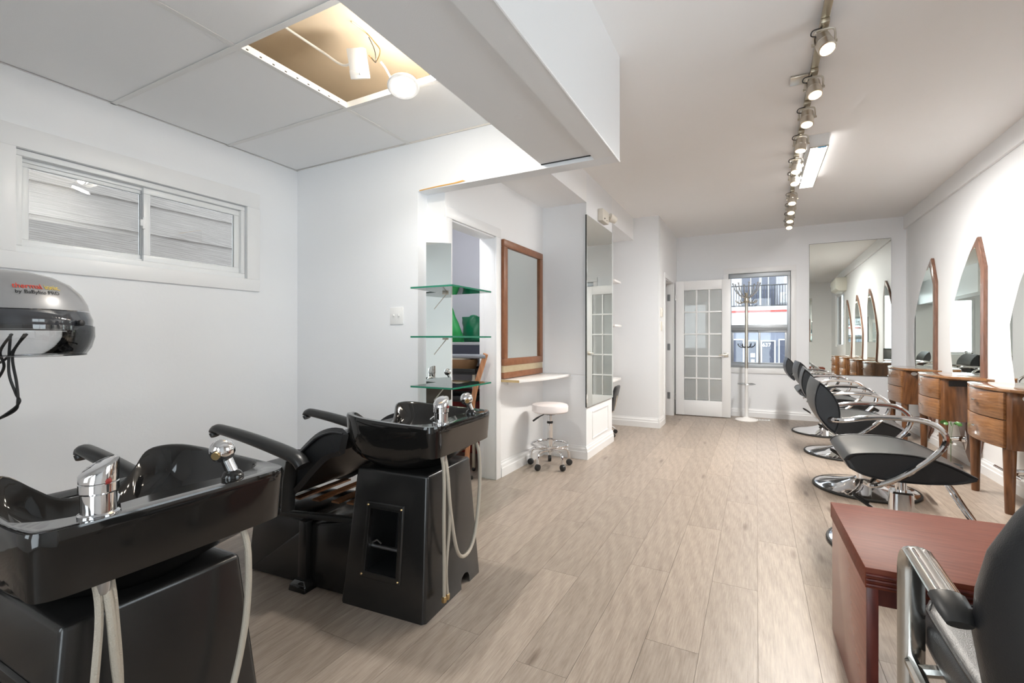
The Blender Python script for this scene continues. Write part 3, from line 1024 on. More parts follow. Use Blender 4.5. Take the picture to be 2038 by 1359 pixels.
        MB().box((-.84, s * .17 - .015, .335), (-.16, s * .17 + .015, .36), Matrix.Rotation(R(-4), 4, 'Y')).build('side_rail', 'black_plastic', t, 0.003)
    for xx in (-.72, -.58, -.46, -.34, -.25):
        box('slat', (xx, -.17, .372 + (xx + .72) * .06), (xx + .045, .17, .38 + (xx + .72) * .06), 'walnut', t)
    return t


shampoo_station('black shampoo station with bowl and reclining chair, cut by the left edge nearest the camera', (-1.41, 0.60, 0), R(0.5))
shampoo_station('black shampoo station standing whole in front of the closet doorway', (-1.4145, 1.738, 0), R(4))

# ------------------------------------------------------------------ hooded dryer
hd = thing('hood_dryer', 'silver hooded hair dryer with smoked band on a stand at the left edge', 'hair dryer', (-2.69, 0.745, 0), R(24))
HZ = 1.13
capp = [(0.238, .135), (.232, .165), (.214, .205), (.180, .245), (.13, .275), (.07, .292), (.001, .298)]
hood = MB().lathe([(r, HZ + z) for r, z in capp], 48, (0, 0, 0), sx=1.12).build('hood_cap', 'silver_paint', hd, ang=70)
MB().lathe([(0.2385, HZ + .137), (.2415, HZ + .135), (.2385, HZ + .131)], 48, sx=1.12, cap=False).build('seam_ring', 'chrome', hd)
band = MB().lathe([(.20, HZ + .058), (.244, HZ + .058), (.249, HZ + .07), (.250, HZ + .10), (.239, HZ + .133), (.20, HZ + .133)], 48, sx=1.12, cap=False)
band.build('smoked_band', 'smoke_grey', hd, ang=50)
vis = MB()
rv_ = []
for (r, z) in [(.252, .075), (.253, .03), (.243, -.015), (.226, -.045)]:
    ring = []
    for j in range(48):
        a = 2 * math.pi * j / 48
        dip = -0.012 * max(0, -math.cos(a)) if z < 0 else 0
        ring.append((r * 1.13 * math.cos(a), r * math.sin(a) * 1.01, HZ + z + dip))
    rv_.append(ring)
vis.rings(rv_, cap0=False, cap1=False)
vo_ = vis.build('clear_visor', 'visor_glass', hd, ang=70)
MB().tube(rv_[-1], .0035, 6, closed=True).build('visor_rim', 'visor_glass', vo_)
MB().lathe([(.012, 0), (.012, .012), (.009, .014)], 12, (0, 0, 0), Matrix.Translation((0.285, 0.03, HZ + .085)) @ Matrix.Rotation(R(90), 4, 'Y')).build('visor_knob', 'black_plastic', hd)


def on_hood(me, ang0, z0):
    for v in me.vertices:
        s, h = v.co.x, v.co.y
        z = z0 + h
        # radius of the cap at this height
        rr = capp[0][0]
        for (r0, a0), (r1, a1) in zip(capp, capp[1:]):
            if a0 <= z <= a1:
                rr = r0 + (r1 - r0) * (z - a0) / (a1 - a0)
        rr += 0.0025 + v.co.z * .5
        a = ang0 + s / 0.22
        v.co = (rr * 1.12 * math.cos(a), rr * math.sin(a), HZ + z)


def hood_text(s, size, mat, s0, z0):
    me = text_data(s, size, 0.0006)
    for v in me.vertices:
        v.co.x += s0
    on_hood(me, R(-20), z0)
    me.materials.clear()
    me.materials.append(M[mat])
    o = bpy.data.objects.new('lettering', me)
    COL.objects.link(o)
    o.parent = hood


hood_text('thermal', 0.028, 'red_print', -0.072, 0.214)
hood_text('ionic', 0.028, 'yellow_print', 0.023, 0.214)
hood_text('by BaByliss PRO', 0.0195, 'black_print', -0.066, 0.194)
MB().tube([(-.27, 0, .03), (-.27, 0, 1.28)], .014, 12).tube(spl([(-.27, 0, 1.28), (-.24, 0, 1.34), (-.16, 0, 1.375)], 4), .014, 12).build('stand_pole', 'black_plastic', hd)
for k in range(5):
    a = 2 * math.pi * k / 5 + .3
    l = MB().tube(spl([(-.27, 0, .12), (-.27 + .15 * math.cos(a), .15 * math.sin(a), .10), (-.27 + .27 * math.cos(a), .27 * math.sin(a), .06)], 4), .013, 8).build('leg', 'black_plastic', hd)
    MB().sphere((-.27 + .27 * math.cos(a), .27 * math.sin(a), .027), .027, 12).build('caster', 'black_plastic', l)
for (pts) in [[(.05, -.02, 1.17), (.0, -.02, 1.10), (-.01, .0, 1.03), (-.10, .01, .94), (-.25, .01, .88)],
              [(.09, .0, 1.17), (.03, .0, 1.09), (.035, .01, .97), (.04, .01, .90), (.02, .01, .855), (-.10, .0, .80), (-.25, .0, .74)],
              [(-.24, .01, 1.08), (-.08, .0, 1.05), (.0, .0, 1.07), (.07, .01, 1.17)],
              [(.02, .0, 1.17), (.012, .0, 1.02), (.03, .01, .93), (.045, .01, .892), (-.01, .0, .84), (-.235, -.01, .70)]]:
    MB().tube(spl(pts, 8), .005, 7).build('power_cord', 'black_plastic', hd)

# ------------------------------------------------------------------ light switch, hanging lamp
sw = thing('light_switch', 'white double toggle switch plate on the wall above the shampoo chairs', 'light switch', (-2.23, Y1, 1.312))
box('plate', (-.058, -.006, -.06), (.058, 0, .06), 'white_plastic', sw, .002)
for xx in (-.023, .023):
    q = box('toggle', (xx - .005, -.016, -.003), (xx + .005, -.006, .012), 'white_plastic', sw, .002)
    box('toggle_slot', (xx - .008, -.0068, -.013), (xx + .008, -.006, .013), 'rail_white', sw)

pk = thing('puck_lamp', 'round lit LED puck hanging by its cable from the open ceiling cell', 'ceiling lamp', (-1.585, 1.86, 2.43))
tilt = Matrix.Rotation(R(-16), 4, 'X') @ Matrix.Rotation(R(-14), 4, 'Y')
MB().lathe([(.060, .018), (.060, .004), (.078, 0), (.080, -.006), (.074, -.010), (.060, -.008)], 36, mat=tilt).build('puck_rim', 'white_plastic', pk)
MB().lathe([(.060, -.0078), (.056, -.0105), (.02, -.0125)], 36, mat=tilt).build('puck_lens', 'puck_face', pk)
MB().tube(spl([(-.02, .0, .02), (-.07, .005, .04), (-.10, .01, .08), (-.13, .01, .13), (-.15, .0, .16)], 6), .006, 8).build('lamp_cable', 'white_plastic', pk)
ll = bpy.data.lights.new('puck_light', 'AREA')
ll.shape = 'DISK'
ll.size = 0.12
ll.energy = 7
ll.color = (1, 0.97, 0.92)
lo = bpy.data.objects.new('puck_light', ll)
lo.location = (0.004, -0.004, -.02)
lo.rotation_euler = (R(-16), R(-14), 0)
lo.parent = pk
COL.objects.link(lo)
ll = bpy.data.lights.new('puck_back_light', 'POINT')
ll.energy = 5.5
ll.shadow_soft_size = 0.04
ll.color = (1, 0.93, 0.82)
lo = bpy.data.objects.new('puck_back_light', ll)
lo.location = (0.03, 0.02, .085)
lo.parent = pk
COL.objects.link(lo)

db = thing('driver_box', 'white lamp driver box dangling in the open ceiling cell', 'driver box', (-1.86, 1.83, 2.60))
tm = Matrix.Rotation(R(20), 4, 'Z') @ Matrix.Rotation(R(24), 4, 'X')
MB().box((-.045, -.03, -.07), (.045, .02, .07), tm).build('housing', 'white_plastic', db, .005)
MB().box((-.046, -.033, -.072), (.046, -.022, -.03), tm).build('end_cap', 'white_plastic', db, .003)
MB().sphere(tm @ Vector((.012, -.034, -.05)), .005, 8).build('screw', 'steel', db)
MB().tube(spl([(-.03, .02, .05), (-.12, .01, .03), (-.18, -.08, .07), (-.26, -.22, .13), (-.30, -.34, .165)], 8), .0065, 8).build('feed_cable', 'white_plastic', db)
MB().tube(spl([(.04, .03, .05), (.07, .05, .02), (.11, .04, .06), (.09, .02, .10), (.05, .0, .15), (.03, -.08, .165)], 8), .003, 6).build('bare_wire', 'brass', db)
MB().tube(spl([(.05, .04, .04), (.09, .03, .0), (.10, .01, .05), (.07, .0, .12)], 8), .0025, 6).build('bare_wire', 'black_plastic', db)

# ------------------------------------------------------------------ glass shelf tower
st = thing('shelf_tower', 'narrow mirrored tower with three glass shelves in front of the closet doorway', 'shelf unit', (-1.83, 2.56, 0))
tw = Matrix.Translation((-.035, -.02, 0)) @ Matrix.Rotation(R(38), 4, 'Z')
MB().box((-.082, -.008, 0.03), (.082, .0, 1.785), tw).build('mirror_panel', 'mirror', st, smooth=False)
MB().box((-.082, .0004, 0.03), (.082, .014, 1.785), tw).build('backing', 'white_laminate', st, smooth=False)
box('base_plate', (-.10, -.10, 0), (.06, .10, .03), 'white_laminate', st, .004)
for z in (1.462, 1.163, 0.86):
    gs = box('glass_shelf', (-.044, -.295, z - .005), (.265, .15, z + .005), 'shelf_glass', st)
    for (a, b) in [((-.044, -.2965, z - .0052), (.266, -.2945, z + .0052)), ((.2645, -.2965, z - .0052), (.2665, .1505, z + .0052)), ((-.044, .149, z - .0052), (.266, .151, z + .0052))]:
        box('polished_edge', a, b, 'glass_edge', gs)
    bk = MB().box((-.044, -.012, z - .018), (.02, .02, z - .0056))
    bk.tube([(.015, .0, z - .012), (-.042, -.06, z - .115)], .0025, 6)
    bk.build('bracket', 'nickel_light', st)

# ------------------------------------------------------------------ niche: framed mirror, shelf, stool
fm = thing('framed_mirror', 'large wall mirror in a brown wooden frame above the white shelf', 'mirror', (XN, 3.85, 1.4))
def fmb(mb, y0, y1, z0, z1, x0=0, x1=.03):
    return mb.box((x0, y0 - 3.85, z0 - 1.4), (x1, y1 - 3.85, z1 - 1.4))
mb = MB()
fmb(mb, 3.45, 4.25, 1.925, 1.985); fmb(mb, 3.45, 3.515, .985, 1.925); fmb(mb, 4.185, 4.25, .985, 1.925); fmb(mb, 3.45, 4.25, .925, .985)
mb.build('frame', 'frame_wood', fm, .004)
fmb(MB(), 3.515, 4.185, .985, 1.925, 0.002, .012).build('mirror_glass', 'mirror', fm, smooth=False)
fmb(MB(), 3.45, 4.25, .868, .925, 0, .024).build('light_strip', 'frame_light', fm, .002)
fmb(MB(), 3.45, 4.25, .817, .868, 0, .027).build('lower_rail', 'frame_wood', fm, .002)

ws = thing('wall_shelf', 'white laminate wall shelf with raw chipboard end above the stool', 'shelf', (XN, 3.85, .79))
pl = [(0, -.40), (.17, -.40), (.25, -.15), (.29, .12), (.297, .46), (0, .46)]
MB().prism(pl, 'z', 0, .022).build('board', 'white_laminate', ws, .001)
box('raw_edge', (0, -.4025, .001), (.168, -.3995, .021), 'chip_edge', ws)
box('cleat', (.001, -.3, -.03), (.018, .44, 0), 'trim_paint', ws)
box('cleat', (.018, .447, -.03), (.31, .465, 0), 'trim_paint', ws)

so = thing('rolling_stool', 'round white padded stool on five casters in the niche', 'stool', (-1.655, 3.93, 0), R(10))
MB().lathe([(.09, .492), (.150, .492), (.163, .503), (.165, .545), (.158, .560), (.14, .566), (.001, .568)], 36).build('seat', 'white_leather', so)
MB().lathe([(.05, .47), (.05, .492)], 16).build('seat_plate', 'black_plastic', so)
MB().cyl((0, 0, .40), (0, 0, .47), .019, n=16).build('gas_lift', 'chrome', so)
MB().lathe([(.026, .39), (.029, .40), (.024, .41)], 16).build('lift_collar', 'black_plastic', so)
MB().lathe([(.024, .13), (.027, .14), (.026, .39)], 18).build('column', 'chrome', so)
MB().tube(spl([(-.03, -.03, .482), (-.09, -.08, .45), (-.13, -.11, .42)], 4), [.005, .005, .005, .005, .008, .009, .009, .009, .007], 8).build('lift_lever', 'black_plastic', so)
fr_ = MB().tube([(.165 * math.cos(a), .165 * math.sin(a), .205) for a in [i * math.pi / 20 for i in range(40)]], .010, 10, closed=True)
for k in range(5):
    a = 2 * math.pi * k / 5 + .2
    fr_.tube([(.02 * math.cos(a), .02 * math.sin(a), .16), (.165 * math.cos(a), .165 * math.sin(a), .205)], .007, 8)
fr_.build('foot_ring', 'chrome', so)
for k in range(5):
    a = 2 * math.pi * k / 5 + 0.55
    c, s = math.cos(a), math.sin(a)
    lg = MB().tube(spl([(.02 * c, .02 * s, .15), (.13 * c, .13 * s, .155), (.175 * c, .175 * s, .13), (.185 * c, .185 * s, .06)], 5), .012, 10).build('leg', 'chrome', so)
    cs = MB().tube([(.185 * c - .016 * s, .185 * s + .016 * c, .028), (.185 * c + .016 * s, .185 * s - .016 * c, .028)], .028, 16)
    cs.build('caster', 'black_plastic', lg, .006)

# pier mirror, emergency light
pm = thing('pier_mirror', 'tall frameless mirror on the pier face reflecting the glazed door', 'mirror', (XP, 4.74, .50))
box('mirror_glass', (.012, -.45, 0), (.018, .45, 1.83), 'mirror', pm)
box('mirror_back', (.0, -.451, -.002), (.0119, .451, 1.832), 'black_print', pm)
el = thing('emergency_light', 'cream emergency light with a swivel lamp head above the pier mirror', 'emergency light', (XP, 4.80, 2.36))
box('housing', (0, -.12, 0), (.055, .10, .125), 'ivory_plastic', el, .006)
MB().sphere((.056, -.06, .03), .008, 8).build('indicator', 'black_print', el)
MB().sphere((.056, .02, .025), .005, 8).build('indicator', 'black_print', el)
MB().tube(spl([(.03, .10, .095), (.04, .15, .10), (.05, .17, .085)], 4), .011, 8).build('swivel_arm', 'ivory_plastic', el)
hm = Matrix.Translation((.06, .19, .085)) @ Matrix.Rotation(R(-62), 4, 'Y') @ Matrix.Rotation(R(50), 4, 'X')
hdm = MB().lathe([(.02, -.06), (.036, -.05), (.045, .02), (.047, .035), (.042, .038)], 20, mat=hm).build('lamp_head', 'ivory_plastic', el)
MB().lathe([(.038, .036), (.02, .030)], 20, mat=hm).build('lamp_lens', 'steel', hdm)
wr = MB().tube([(-1.87, Y4 - .003, .806), (-1.60, Y4 - .003, .808), (XP + .004, Y4 - .003, .803)], .0018, 6)
tag(wr.build('wall_wire', 'rail_white'), 'thin white wire running from the niche shelf to the tall mirror', 'wire')

# far niche: shelves, counter, task chair
for k, z in enumerate((1.84, 1.31)):
    s_ = box('corner_shelf', (-2.4, 5.45, z - .012), (-1.475 if k == 0 else -1.47, 5.75, z + .012), 'white_laminate', None, .003)
    tag(s_, ['upper', 'lower'][k] + ' small white shelf jutting from the far niche beside the pier mirror', 'shelf', 'far niche shelves')
ct = thing('niche_counter', 'small cream counter in the far niche behind the pier', 'counter', (-2.0, 5.75, 0))
box('worktop', (-.4, -.30, .62), (.45, .30, .65), 'white_laminate', ct, .004)
box('cabinet', (-.4, -.28, 0), (-.02, .28, .62), 'cream_plastic', ct, .004)
tk = thing('task_chair', 'black low-back task chair on chrome legs half hidden behind the pier', 'chair', (-1.62, 5.52, 0), R(5))
bp_ = []
for (z, xx, w) in [(.30, .095, .06), (.34, .10, .11), (.42, .115, .15), (.52, .135, .16), (.575, .15, .14), (.595, .152, .10)]:
    bp_.append([(xx + .018, -w, z), (xx + .026, 0, z), (xx + .018, w, z), (xx - .012, w, z), (xx - .006, 0, z), (xx - .012, -w, z)])
MB().rings(bp_).build('backrest', 'black_leather', tk, .004)
MB().tube(spl([(0, 0, .27), (.08, 0, .27), (.125, 0, .34), (.15, 0, .48)], 5), .010, 8).build('back_frame', 'chrome', tk)
MB().lathe([(.10, .30), (.17, .305), (.18, .33), (.16, .36), (.001, .37)], 24, (-.06, 0, 0)).build('seat', 'black_leather', tk)
MB().cyl((-.06, 0, .10), (-.06, 0, .30), .022, n=12).build('column', 'chrome', tk)
for k in range(5):
    a = 2 * math.pi * k / 5 - .55
    c, s = math.cos(a), math.sin(a)
    lg = MB().tube(spl([(-.06, 0, .13), (-.06 + .12 * c, .12 * s, .115), (-.06 + .21 * c, .21 * s, .06)], 4), .012, 8).build('leg', 'chrome', tk)
    MB().tube([(-.06 + .22 * c - .013 * s, .22 * s + .013 * c, .025), (-.06 + .22 * c + .013 * s, .22 * s - .013 * c, .025)], .025, 14).build('caster', 'black_plastic', lg, .005)

# thermostat and switch on the passage corner
th = thing('thermostat', 'upper of two small cream controls on the passage wall corner', 'thermostat', (XC, 6.40, 1.50))
box('body', (0, -.04, -.06), (.022, .04, .06), 'ivory_plastic', th, .004)
box('dial', (.022, -.02, .0), (.026, .02, .03), 'cream_plastic', th, .001)
th = thing('wall_switch', 'lower of two small cream controls on the passage wall corner', 'light switch', (XC, 6.43, 1.32))
box('plate', (0, -.035, -.06), (.008, .035, .06), 'ivory_plastic', th, .002)
box('rocker', (.008, -.015, -.03), (.013, .015, .03), 'ivory_plastic', th, .002)

# ------------------------------------------------------------------ closet contents
cbl = thing('closet_bulb', 'bare lit bulb on the closet ceiling, hidden above the doorway', 'lamp', (-2.35, 3.0, 2.40))
MB().lathe([(.04, -.03), (.045, 0)], 16).build('socket', 'white_plastic', cbl)
MB().sphere((0, 0, -.065), .035, 14).build('bulb', 'puck_face', cbl)
l = bpy.data.lights.new('closet_light', 'POINT')
l.energy = 3.2
l.shadow_soft_size = .04
lo = bpy.data.objects.new('closet_light', l)
lo.location = (0, 0, -.14)
lo.parent = cbl
COL.objects.link(lo)

cs = thing('closet_shelf', 'grey shelf board inside the closet under the green bags', 'shelf', (-2.75, 3.95, 1.095))
box('board', (-.30, -.35, 0), (.72, .36, .025), 'facade_grey', cs, .002)
box('apron', (-.30, -.35, -.10), (.72, -.33, 0), 'dark_window', cs)


def bag(name, label, mat, loc, w, d, h, tip, seed):
    t = thing(name, label, 'bag', loc, 0, 'green bags in the closet')
    rnd = random.Random(seed)
    rg_ = []
    n = 28
    for i in range(9):
        f = i / 8
        sc = (1 - f ** 1.3 * tip) * (1.0 if i else .85)
        ring = []
        for j in range(n):
            a = 2 * math.pi * j / n
            k = 1 + .10 * math.sin(a * 3 + f * 4 + seed) + .06 * math.sin(a * 7 - f * 6) + rnd.uniform(-.05, .05)
            ring.append((w * sc * k * math.cos(a), d * sc * k * math.sin(a), h * f))
        rg_.append(ring)
    MB().rings(rg_).build('sack', mat, t, ang=80)
    return t


b1 = bag('shopping_bag', 'bright green shopping bag with white lettering on the closet shelf', 'green_bag', (-2.68, 3.72, 1.121), .24, .10, .48, .88, 2)
for (s_, z) in [('OR', .25), ('K', .19), ('SH', .12)]:
    text_obj('lettering', s_, .05, 'white_print', b1, Matrix.Translation((.025 + .05 * (.25 - z), -.10 - .16 * (.25 - z), z)) @ Matrix.Rotation(R(90), 4, 'X') @ Matrix.Rotation(R(8), 4, 'Y'))
b2 = bag('plastic_bag', 'dark green crumpled plastic bag beside the lettered bag', 'green_plastic', (-2.50, 4.03, 1.121), .17, .11, .25, .22, 5)
MB().tube(spl([(-.05, -.04, .20), (-.03, -.05, .245), (.02, -.04, .25), (.045, -.02, .215), (.06, .0, .17)], 6), .012, 8, flat=(1.4, .5)).build('bag_handle', 'green_plastic', b2)

wf = thing('folding_chair', 'folded wooden frame chair with a grey tube leaning in the closet', 'folding chair', (-2.12, 3.25, 0), R(8))
for xx in (-.30, .02):
    MB().tube(spl([(xx + .17, -.02, 1.03), (xx + .14, -.01, .95), (xx + .06, 0, .70), (xx, .01, .30), (xx - .01, .01, .02)], 5), .022, 8, flat=(1.0, .55)).build('wooden_leg', 'beech', wf)
MB().cyl((-.14, -.02, 1.01), (.19, -.02, 1.01), .017, n=14).build('cross_tube', 'grey_tube', wf)
MB().cyl((-.30, .01, .25), (.02, .01, .25), .010, n=10).build('stretcher', 'beech', wf)
for xx in (-.31, .01):
    MB().tube([(xx - .02, .01, .015), (xx + .05, .01, .015)], .016, 8).build('foot', 'black_plastic', wf)

tr = thing('tray_trolley', 'beige metal trolley with black trays inside the closet', 'trolley', (-2.42, 3.62, 0), R(12))
for z in (.84, .60, .30):
    ty = MB().box((-.26, -.20, z), (.22, .20, z + .012)).box((-.26, -.20, z + .012), (.22, -.19, z + .05)).box((-.26, .19, z + .012), (.22, .20, z + .05)).box((-.26, -.19, z + .012), (-.25, .19, z + .05)).box((.21, -.19, z + .012), (.22, .19, z + .05))
    ty.build('tray', 'black_plastic', tr, .004)
for sx in (-.24, .19):
    for sy in (-.18, .18):
        MB().box((sx, sy - .012, .03), (sx + .025, sy + .012, .84)).build('leg', 'beige_metal', tr, .003)
        MB().sphere((sx + .012, sy, .02), .02, 10).build('caster', 'black_plastic', tr)
wk = thing('wicker_basket', 'brown wicker basket with a cream cloth on the closet trolley', 'basket', (-2.46, 3.66, .853))
MB().lathe([(.12, 0), (.17, .01), (.19, .09), (.185, .11), (.17, .10), (.15, .03)], 24, sy=.75).build('basket', 'wicker', wk)
MB().sphere((.02, .0, .115), .09, 14, (1.1, .9, .35)).build('folded_cloth', 'cloth_cream', wk)
rc = MB().box((-2.85, 4.00, 0), (-2.30, 4.28, .62))
tag(rc.build('storage_crate', 'red_cloth', None, .02), 'dark red storage box on the closet floor', 'box')

# ------------------------------------------------------------------ glazed door, coat rack, far wall
fd = thing('door_1', 'white fifteen-light glazed door swung open against the far wall', 'door', (-1.085, 7.50, 0.012), R(1.0))
fd['kind'] = 'structure'
DW, DH, DT = 0.755, 2.005, 0.018
gx0, gx1, gz0, gz1 = 0.118, 0.637, 0.225, 1.868
mb = MB()
mb.box((0, -DT, 0), (gx0, DT, DH)).box((gx1, -DT, 0), (DW, DT, DH)).box((gx0, -DT, 0), (gx1, DT, gz0)).box((gx0, -DT, gz1), (gx1, DT, DH))
mb.build('door_frame', 'trim_paint', fd, .002)
cw, rh = (gx1 - gx0) / 3, (gz1 - gz0) / 5
for i in (1, 2):
    box('muntin', (gx0 + cw * i - .011, -.014, gz0), (gx0 + cw * i + .011, .014, gz1), 'trim_paint', fd, .003)
for j in (1, 2, 3, 4):
    box('muntin', (gx0, -.0145, gz0 + rh * j - .011), (gx1, .0145, gz0 + rh * j + .011), 'trim_paint', fd, .003)
p0 = None
for i in range(3):
    for j in range(5):
        if p0 is None:
            q = p0 = box('pane', (.008, -.003, .008), (cw - .008, .003, rh - .008), 'door_glass', fd)
        else:
            q = p0.copy()
            COL.objects.link(q)
        q.location = (gx0 + cw * i, 0, gz0 + rh * j)
mb = MB().box((.665, -DT - .008, .875), (.725, -DT, .935)).tube([(.695, -DT - .008, .905), (.695, -DT - .045, .905)], .012, 10)
h = mb.build('handle_rose', 'nickel_light', fd, .002)
MB().tube(spl([(.695, -DT - .042, .905), (.66, -DT - .048, .905), (.60, -DT - .045, .903)], 4), .010, 10, flat=(1, .7)).build('lever', 'nickel_light', h)
for z in (.22, 1.72):
    MB().cyl((-.004, -DT - .003, z), (-.004, -DT - .003, z + .09), .007, n=8).build('hinge', 'steel', fd)

ol = thing('wall_outlet', 'cream wall outlet seen through the lowest door pane', 'outlet', (-0.585, YB, .36))
box('plate', (-.035, -.006, -.055), (.035, 0, .055), 'ivory_plastic', ol, .002)
for z in (-.025, .025):
    box('socket', (-.015, -.009, z - .014), (.015, -.006, z + .014), 'cream_plastic', ol, .002)

cr = thing('coat_rack', 'tall metal coat stand with curved hooks before the far window', 'coat rack', (-0.125, 7.42, 0))
MB().lathe([(.145, 0), (.148, .012), (.135, .026), (.05, .040), (.022, .055)], 36).build('base', 'white_laminate', cr)
MB().cyl((0, 0, .05), (0, 0, 1.0), .021, n=16).build('lower_pole', 'white_plastic', cr)
MB().cyl((0, 0, .74), (0, 0, 1.69), .0215, n=16).build('upper_pole', 'nickel_light', cr)
MB().lathe([(.03, 1.66), (.032, 1.67), (.032, 1.71), (.028, 1.72), (.024, 1.78), (.02, 1.80)], 16).build('hook_hub', 'nickel', cr)
for k in range(8):
    a = 2 * math.pi * k / 8 + .2
    c, s = math.cos(a), math.sin(a)
    pts = spl([(.02 * c, .02 * s, 1.73), (.07 * c, .07 * s, 1.75), (.14 * c, .14 * s, 1.83), (.175 * c, .175 * s, 1.93)], 5)
    hk = MB().tube(pts, .007, 8).sphere(pts[-1], .012, 8).build('hook', 'steel', cr)
    pts = spl([(.03 * c, .03 * s, 1.68), (.09 * c, .09 * s, 1.655), (.13 * c, .13 * s, 1.675), (.135 * c, .135 * s, 1.70)], 5)
    MB().tube(pts, .006, 8).build('coat_peg', 'nickel', cr)
for k in range(6):
    a = 2 * math.pi * k / 6
    c, s = math.cos(a), math.sin(a)
    MB().tube(spl([(.02 * c, .02 * s, 1.04), (.06 * c, .06 * s, 1.03), (.10 * c, .10 * s, 1.055), (.105 * c, .105 * s, 1.085)], 4), .006, 8).build('umbrella_hook', 'black_plastic', cr)
ur = MB().tube([(.11 * math.cos(a), .11 * math.sin(a), .515) for a in [i * math.pi / 20 for i in range(40)]], .006, 8, closed=True)
ur.tube([(-.11, 0, .515), (.11, 0, .515)], .005, 6).tube([(0, -.11, .515), (0, .11, .515)], .005, 6)
ur.build('umbrella_ring', 'steel', cr)

fv = thing('floor_vent', 'white slotted floor vent beside the coat stand base', 'vent', (0.02, 7.56, 0), 0)
MB().box((-.15, -.05, 0), (.15, .05, .006)).build('vent_frame', 'white_plastic', fv, .002)
sl = MB()
for k in range(14):
    sl.box((-.13 + k * .019, -.035, .0058), (-.122 + k * .019, .035, .0068))
sl.build('vent_slots', 'gap_dark', fv, smooth=False)

bmr = thing('wall_mirror', 'large frameless mirror on the far wall reflecting the stations', 'mirror', (1.115, YB, .66))
ml = R(0.3)
MB().box((-.455, -.016, 0), (.455, -.010, 1.815), Matrix.Rotation(R(-.18), 4, 'X') @ Matrix.Rotation(-ml, 4, 'Z')).build('mirror_glass', 'mirror', bmr, smooth=False)
box('mirror_back', (-.457, -.0055, -.003), (.457, 0, 1.819), 'gap_dark', bmr)

# ------------------------------------------------------------------ styling stations
def station(y0, label, black_slot):
    t = thing('styling_station', label, 'styling station', (XR, y0, 0), 0, 'styling stations along the wall')
    X = lambda v: v - XR
    def plan(off=0.0, y0_=0.0, y1_=.66, bulge=1.40):
        pts = [(X(1.70), y0_ - off), (X(1.47), y0_ - off)]
        n = 12
        for i in range(n + 1):
            f = i / n
            yy = y0_ + .02 + (y1_ - y0_ - .04) * f
            xx = 1.455 - (1.455 - bulge) * math.sin(math.pi * f) ** .75
            pts.append((X(xx) - off, yy))
        pts += [(X(1.47), y1_ + off), (X(1.70), y1_ + off)]
        return pts
    MB().prism(plan(0, 0, .66, 1.437), 'z', .425, .80).build('carcass', 'walnut', t, .003)
    # curved drawers
    for k, (za, zb) in enumerate([(.432, .612), (.618, .796)]):
        front, back = [], []
        n = 14
        for i in range(n + 1):
            f = i / n
            yy = .035 + .59 * f
            xx = 1.455 - .045 * math.sin(math.pi * (.03 + .94 * f)) ** .75
            front.append((X(xx) - .008, yy))
            back.append((X(xx) + .02, yy))
        d = MB().prism(front + back[::-1], 'z', za, zb).build('drawer', 'walnut_front', t, .002)
        zk = (za + zb) / 2 + .01
        MB().tube([(X(1.404), .33, zk), (X(1.384), .33, zk)], .006, 10).tube([(X(1.385), .305, zk), (X(1.385), .355, zk)], .0065, 10).build('knob', 'chrome', d)
    top = [(X(1.71), -.27), (X(1.66), -.265), (X(1.47), -.02), (X(1.455), -.01)] + plan(.012, 0, .66, 1.405)[2:]
    tp = MB().prism(top, 'z', .80, .822).build('counter_top', 'walnut_top', t, .004)
    if black_slot:
        box('tool_slot', (X(1.50), -.003, .735), (X(1.66), .003, .785), 'black_print', t)
    else:
        MB().lathe([(.022, 0), (.022, .004), (.015, .006)], 20, (0, 0, 0), Matrix.Translation((X(1.545), 0, .765)) @ Matrix.Rotation(R(90), 4, 'X'), sx=1.25, sy=.9).build('cable_grommet', 'white_plastic', t)
    for yy in (.055, .60):
        MB().lathe([(.022, 0), (.024, .01), (.034, .42), (.034, .426)], 16, (X(1.478), yy, 0)).build('leg', 'walnut', t)
    # leaf-shaped back board with mirror
    left = [(.70 * 0 + .06, 2.03), (.20, 1.93), (.38, 1.75), (.53, 1.55), (.63, 1.38), (.68, 1.26), (.66, 1.05), (.60, .82), (.54, .60), (.45, .38), (.32, .18), (.14, .045)]
    right = [(.12, .040), (.02, .18), (-.06, .40), (-.085, .62), (-.085, .85), (-.085, 1.2), (-.09, 1.76), (.035, 2.035)]
    MB().prism(left + right, 'x', X(1.699), X(1.7255)).build('back_board', 'walnut_board', t, .003)
    ml_ = [(.075, 1.955), (.20, 1.91), (.38, 1.74), (.53, 1.55), (.625, 1.38), (.675, 1.26), (.655, 1.05), (.595, .82), (.535, .60), (.44, .38), (.20, .36), (.05, .36), (-.01, .45), (-.03, .62), (-.03, .85), (-.03, 1.2), (-.035, 1.74)]
    MB().prism(ml_, 'x', X(1.694), X(1.6992)).build('mirror_glass', 'mirror', t, smooth=False)
    lf = [(.46, .42), (.40, .44), (.30, .43), (.19, .385), (.06, .30), (-.01, .22), (.12, .05), (.16, .06), (.31, .19), (.43, .36)]
    fp = MB().prism(lf, 'x', X(1.680), X(1.6938)).build('foot_panel', 'walnut_board', t, .002)
    eye = [(.0, .13), (.012, .08), (.028, .0), (.012, -.08), (0, -.13), (-.012, -.08), (-.028, 0), (-.012, .08)]
    fr = MB().prism([(.20 + a, .24 + b * .75) for a, b in eye], 'x', X(1.668), X(1.681))
    fr.tube([(X(1.67), .20, .245), (X(1.58), .26, .235)], [.03, .02], 10, flat=(1, .3))
    fr.build('footrest_bracket', 'chrome', t, .002)
    MB().tube([(X(1.59), .18, .20), (X(1.59), .60, .20)], .014, 12, flat=(.7, 1)).tube([(X(1.585), .255, .235), (X(1.59), .26, .20)], .010, 8).build('footrest_bar', 'chrome', t)
    return t


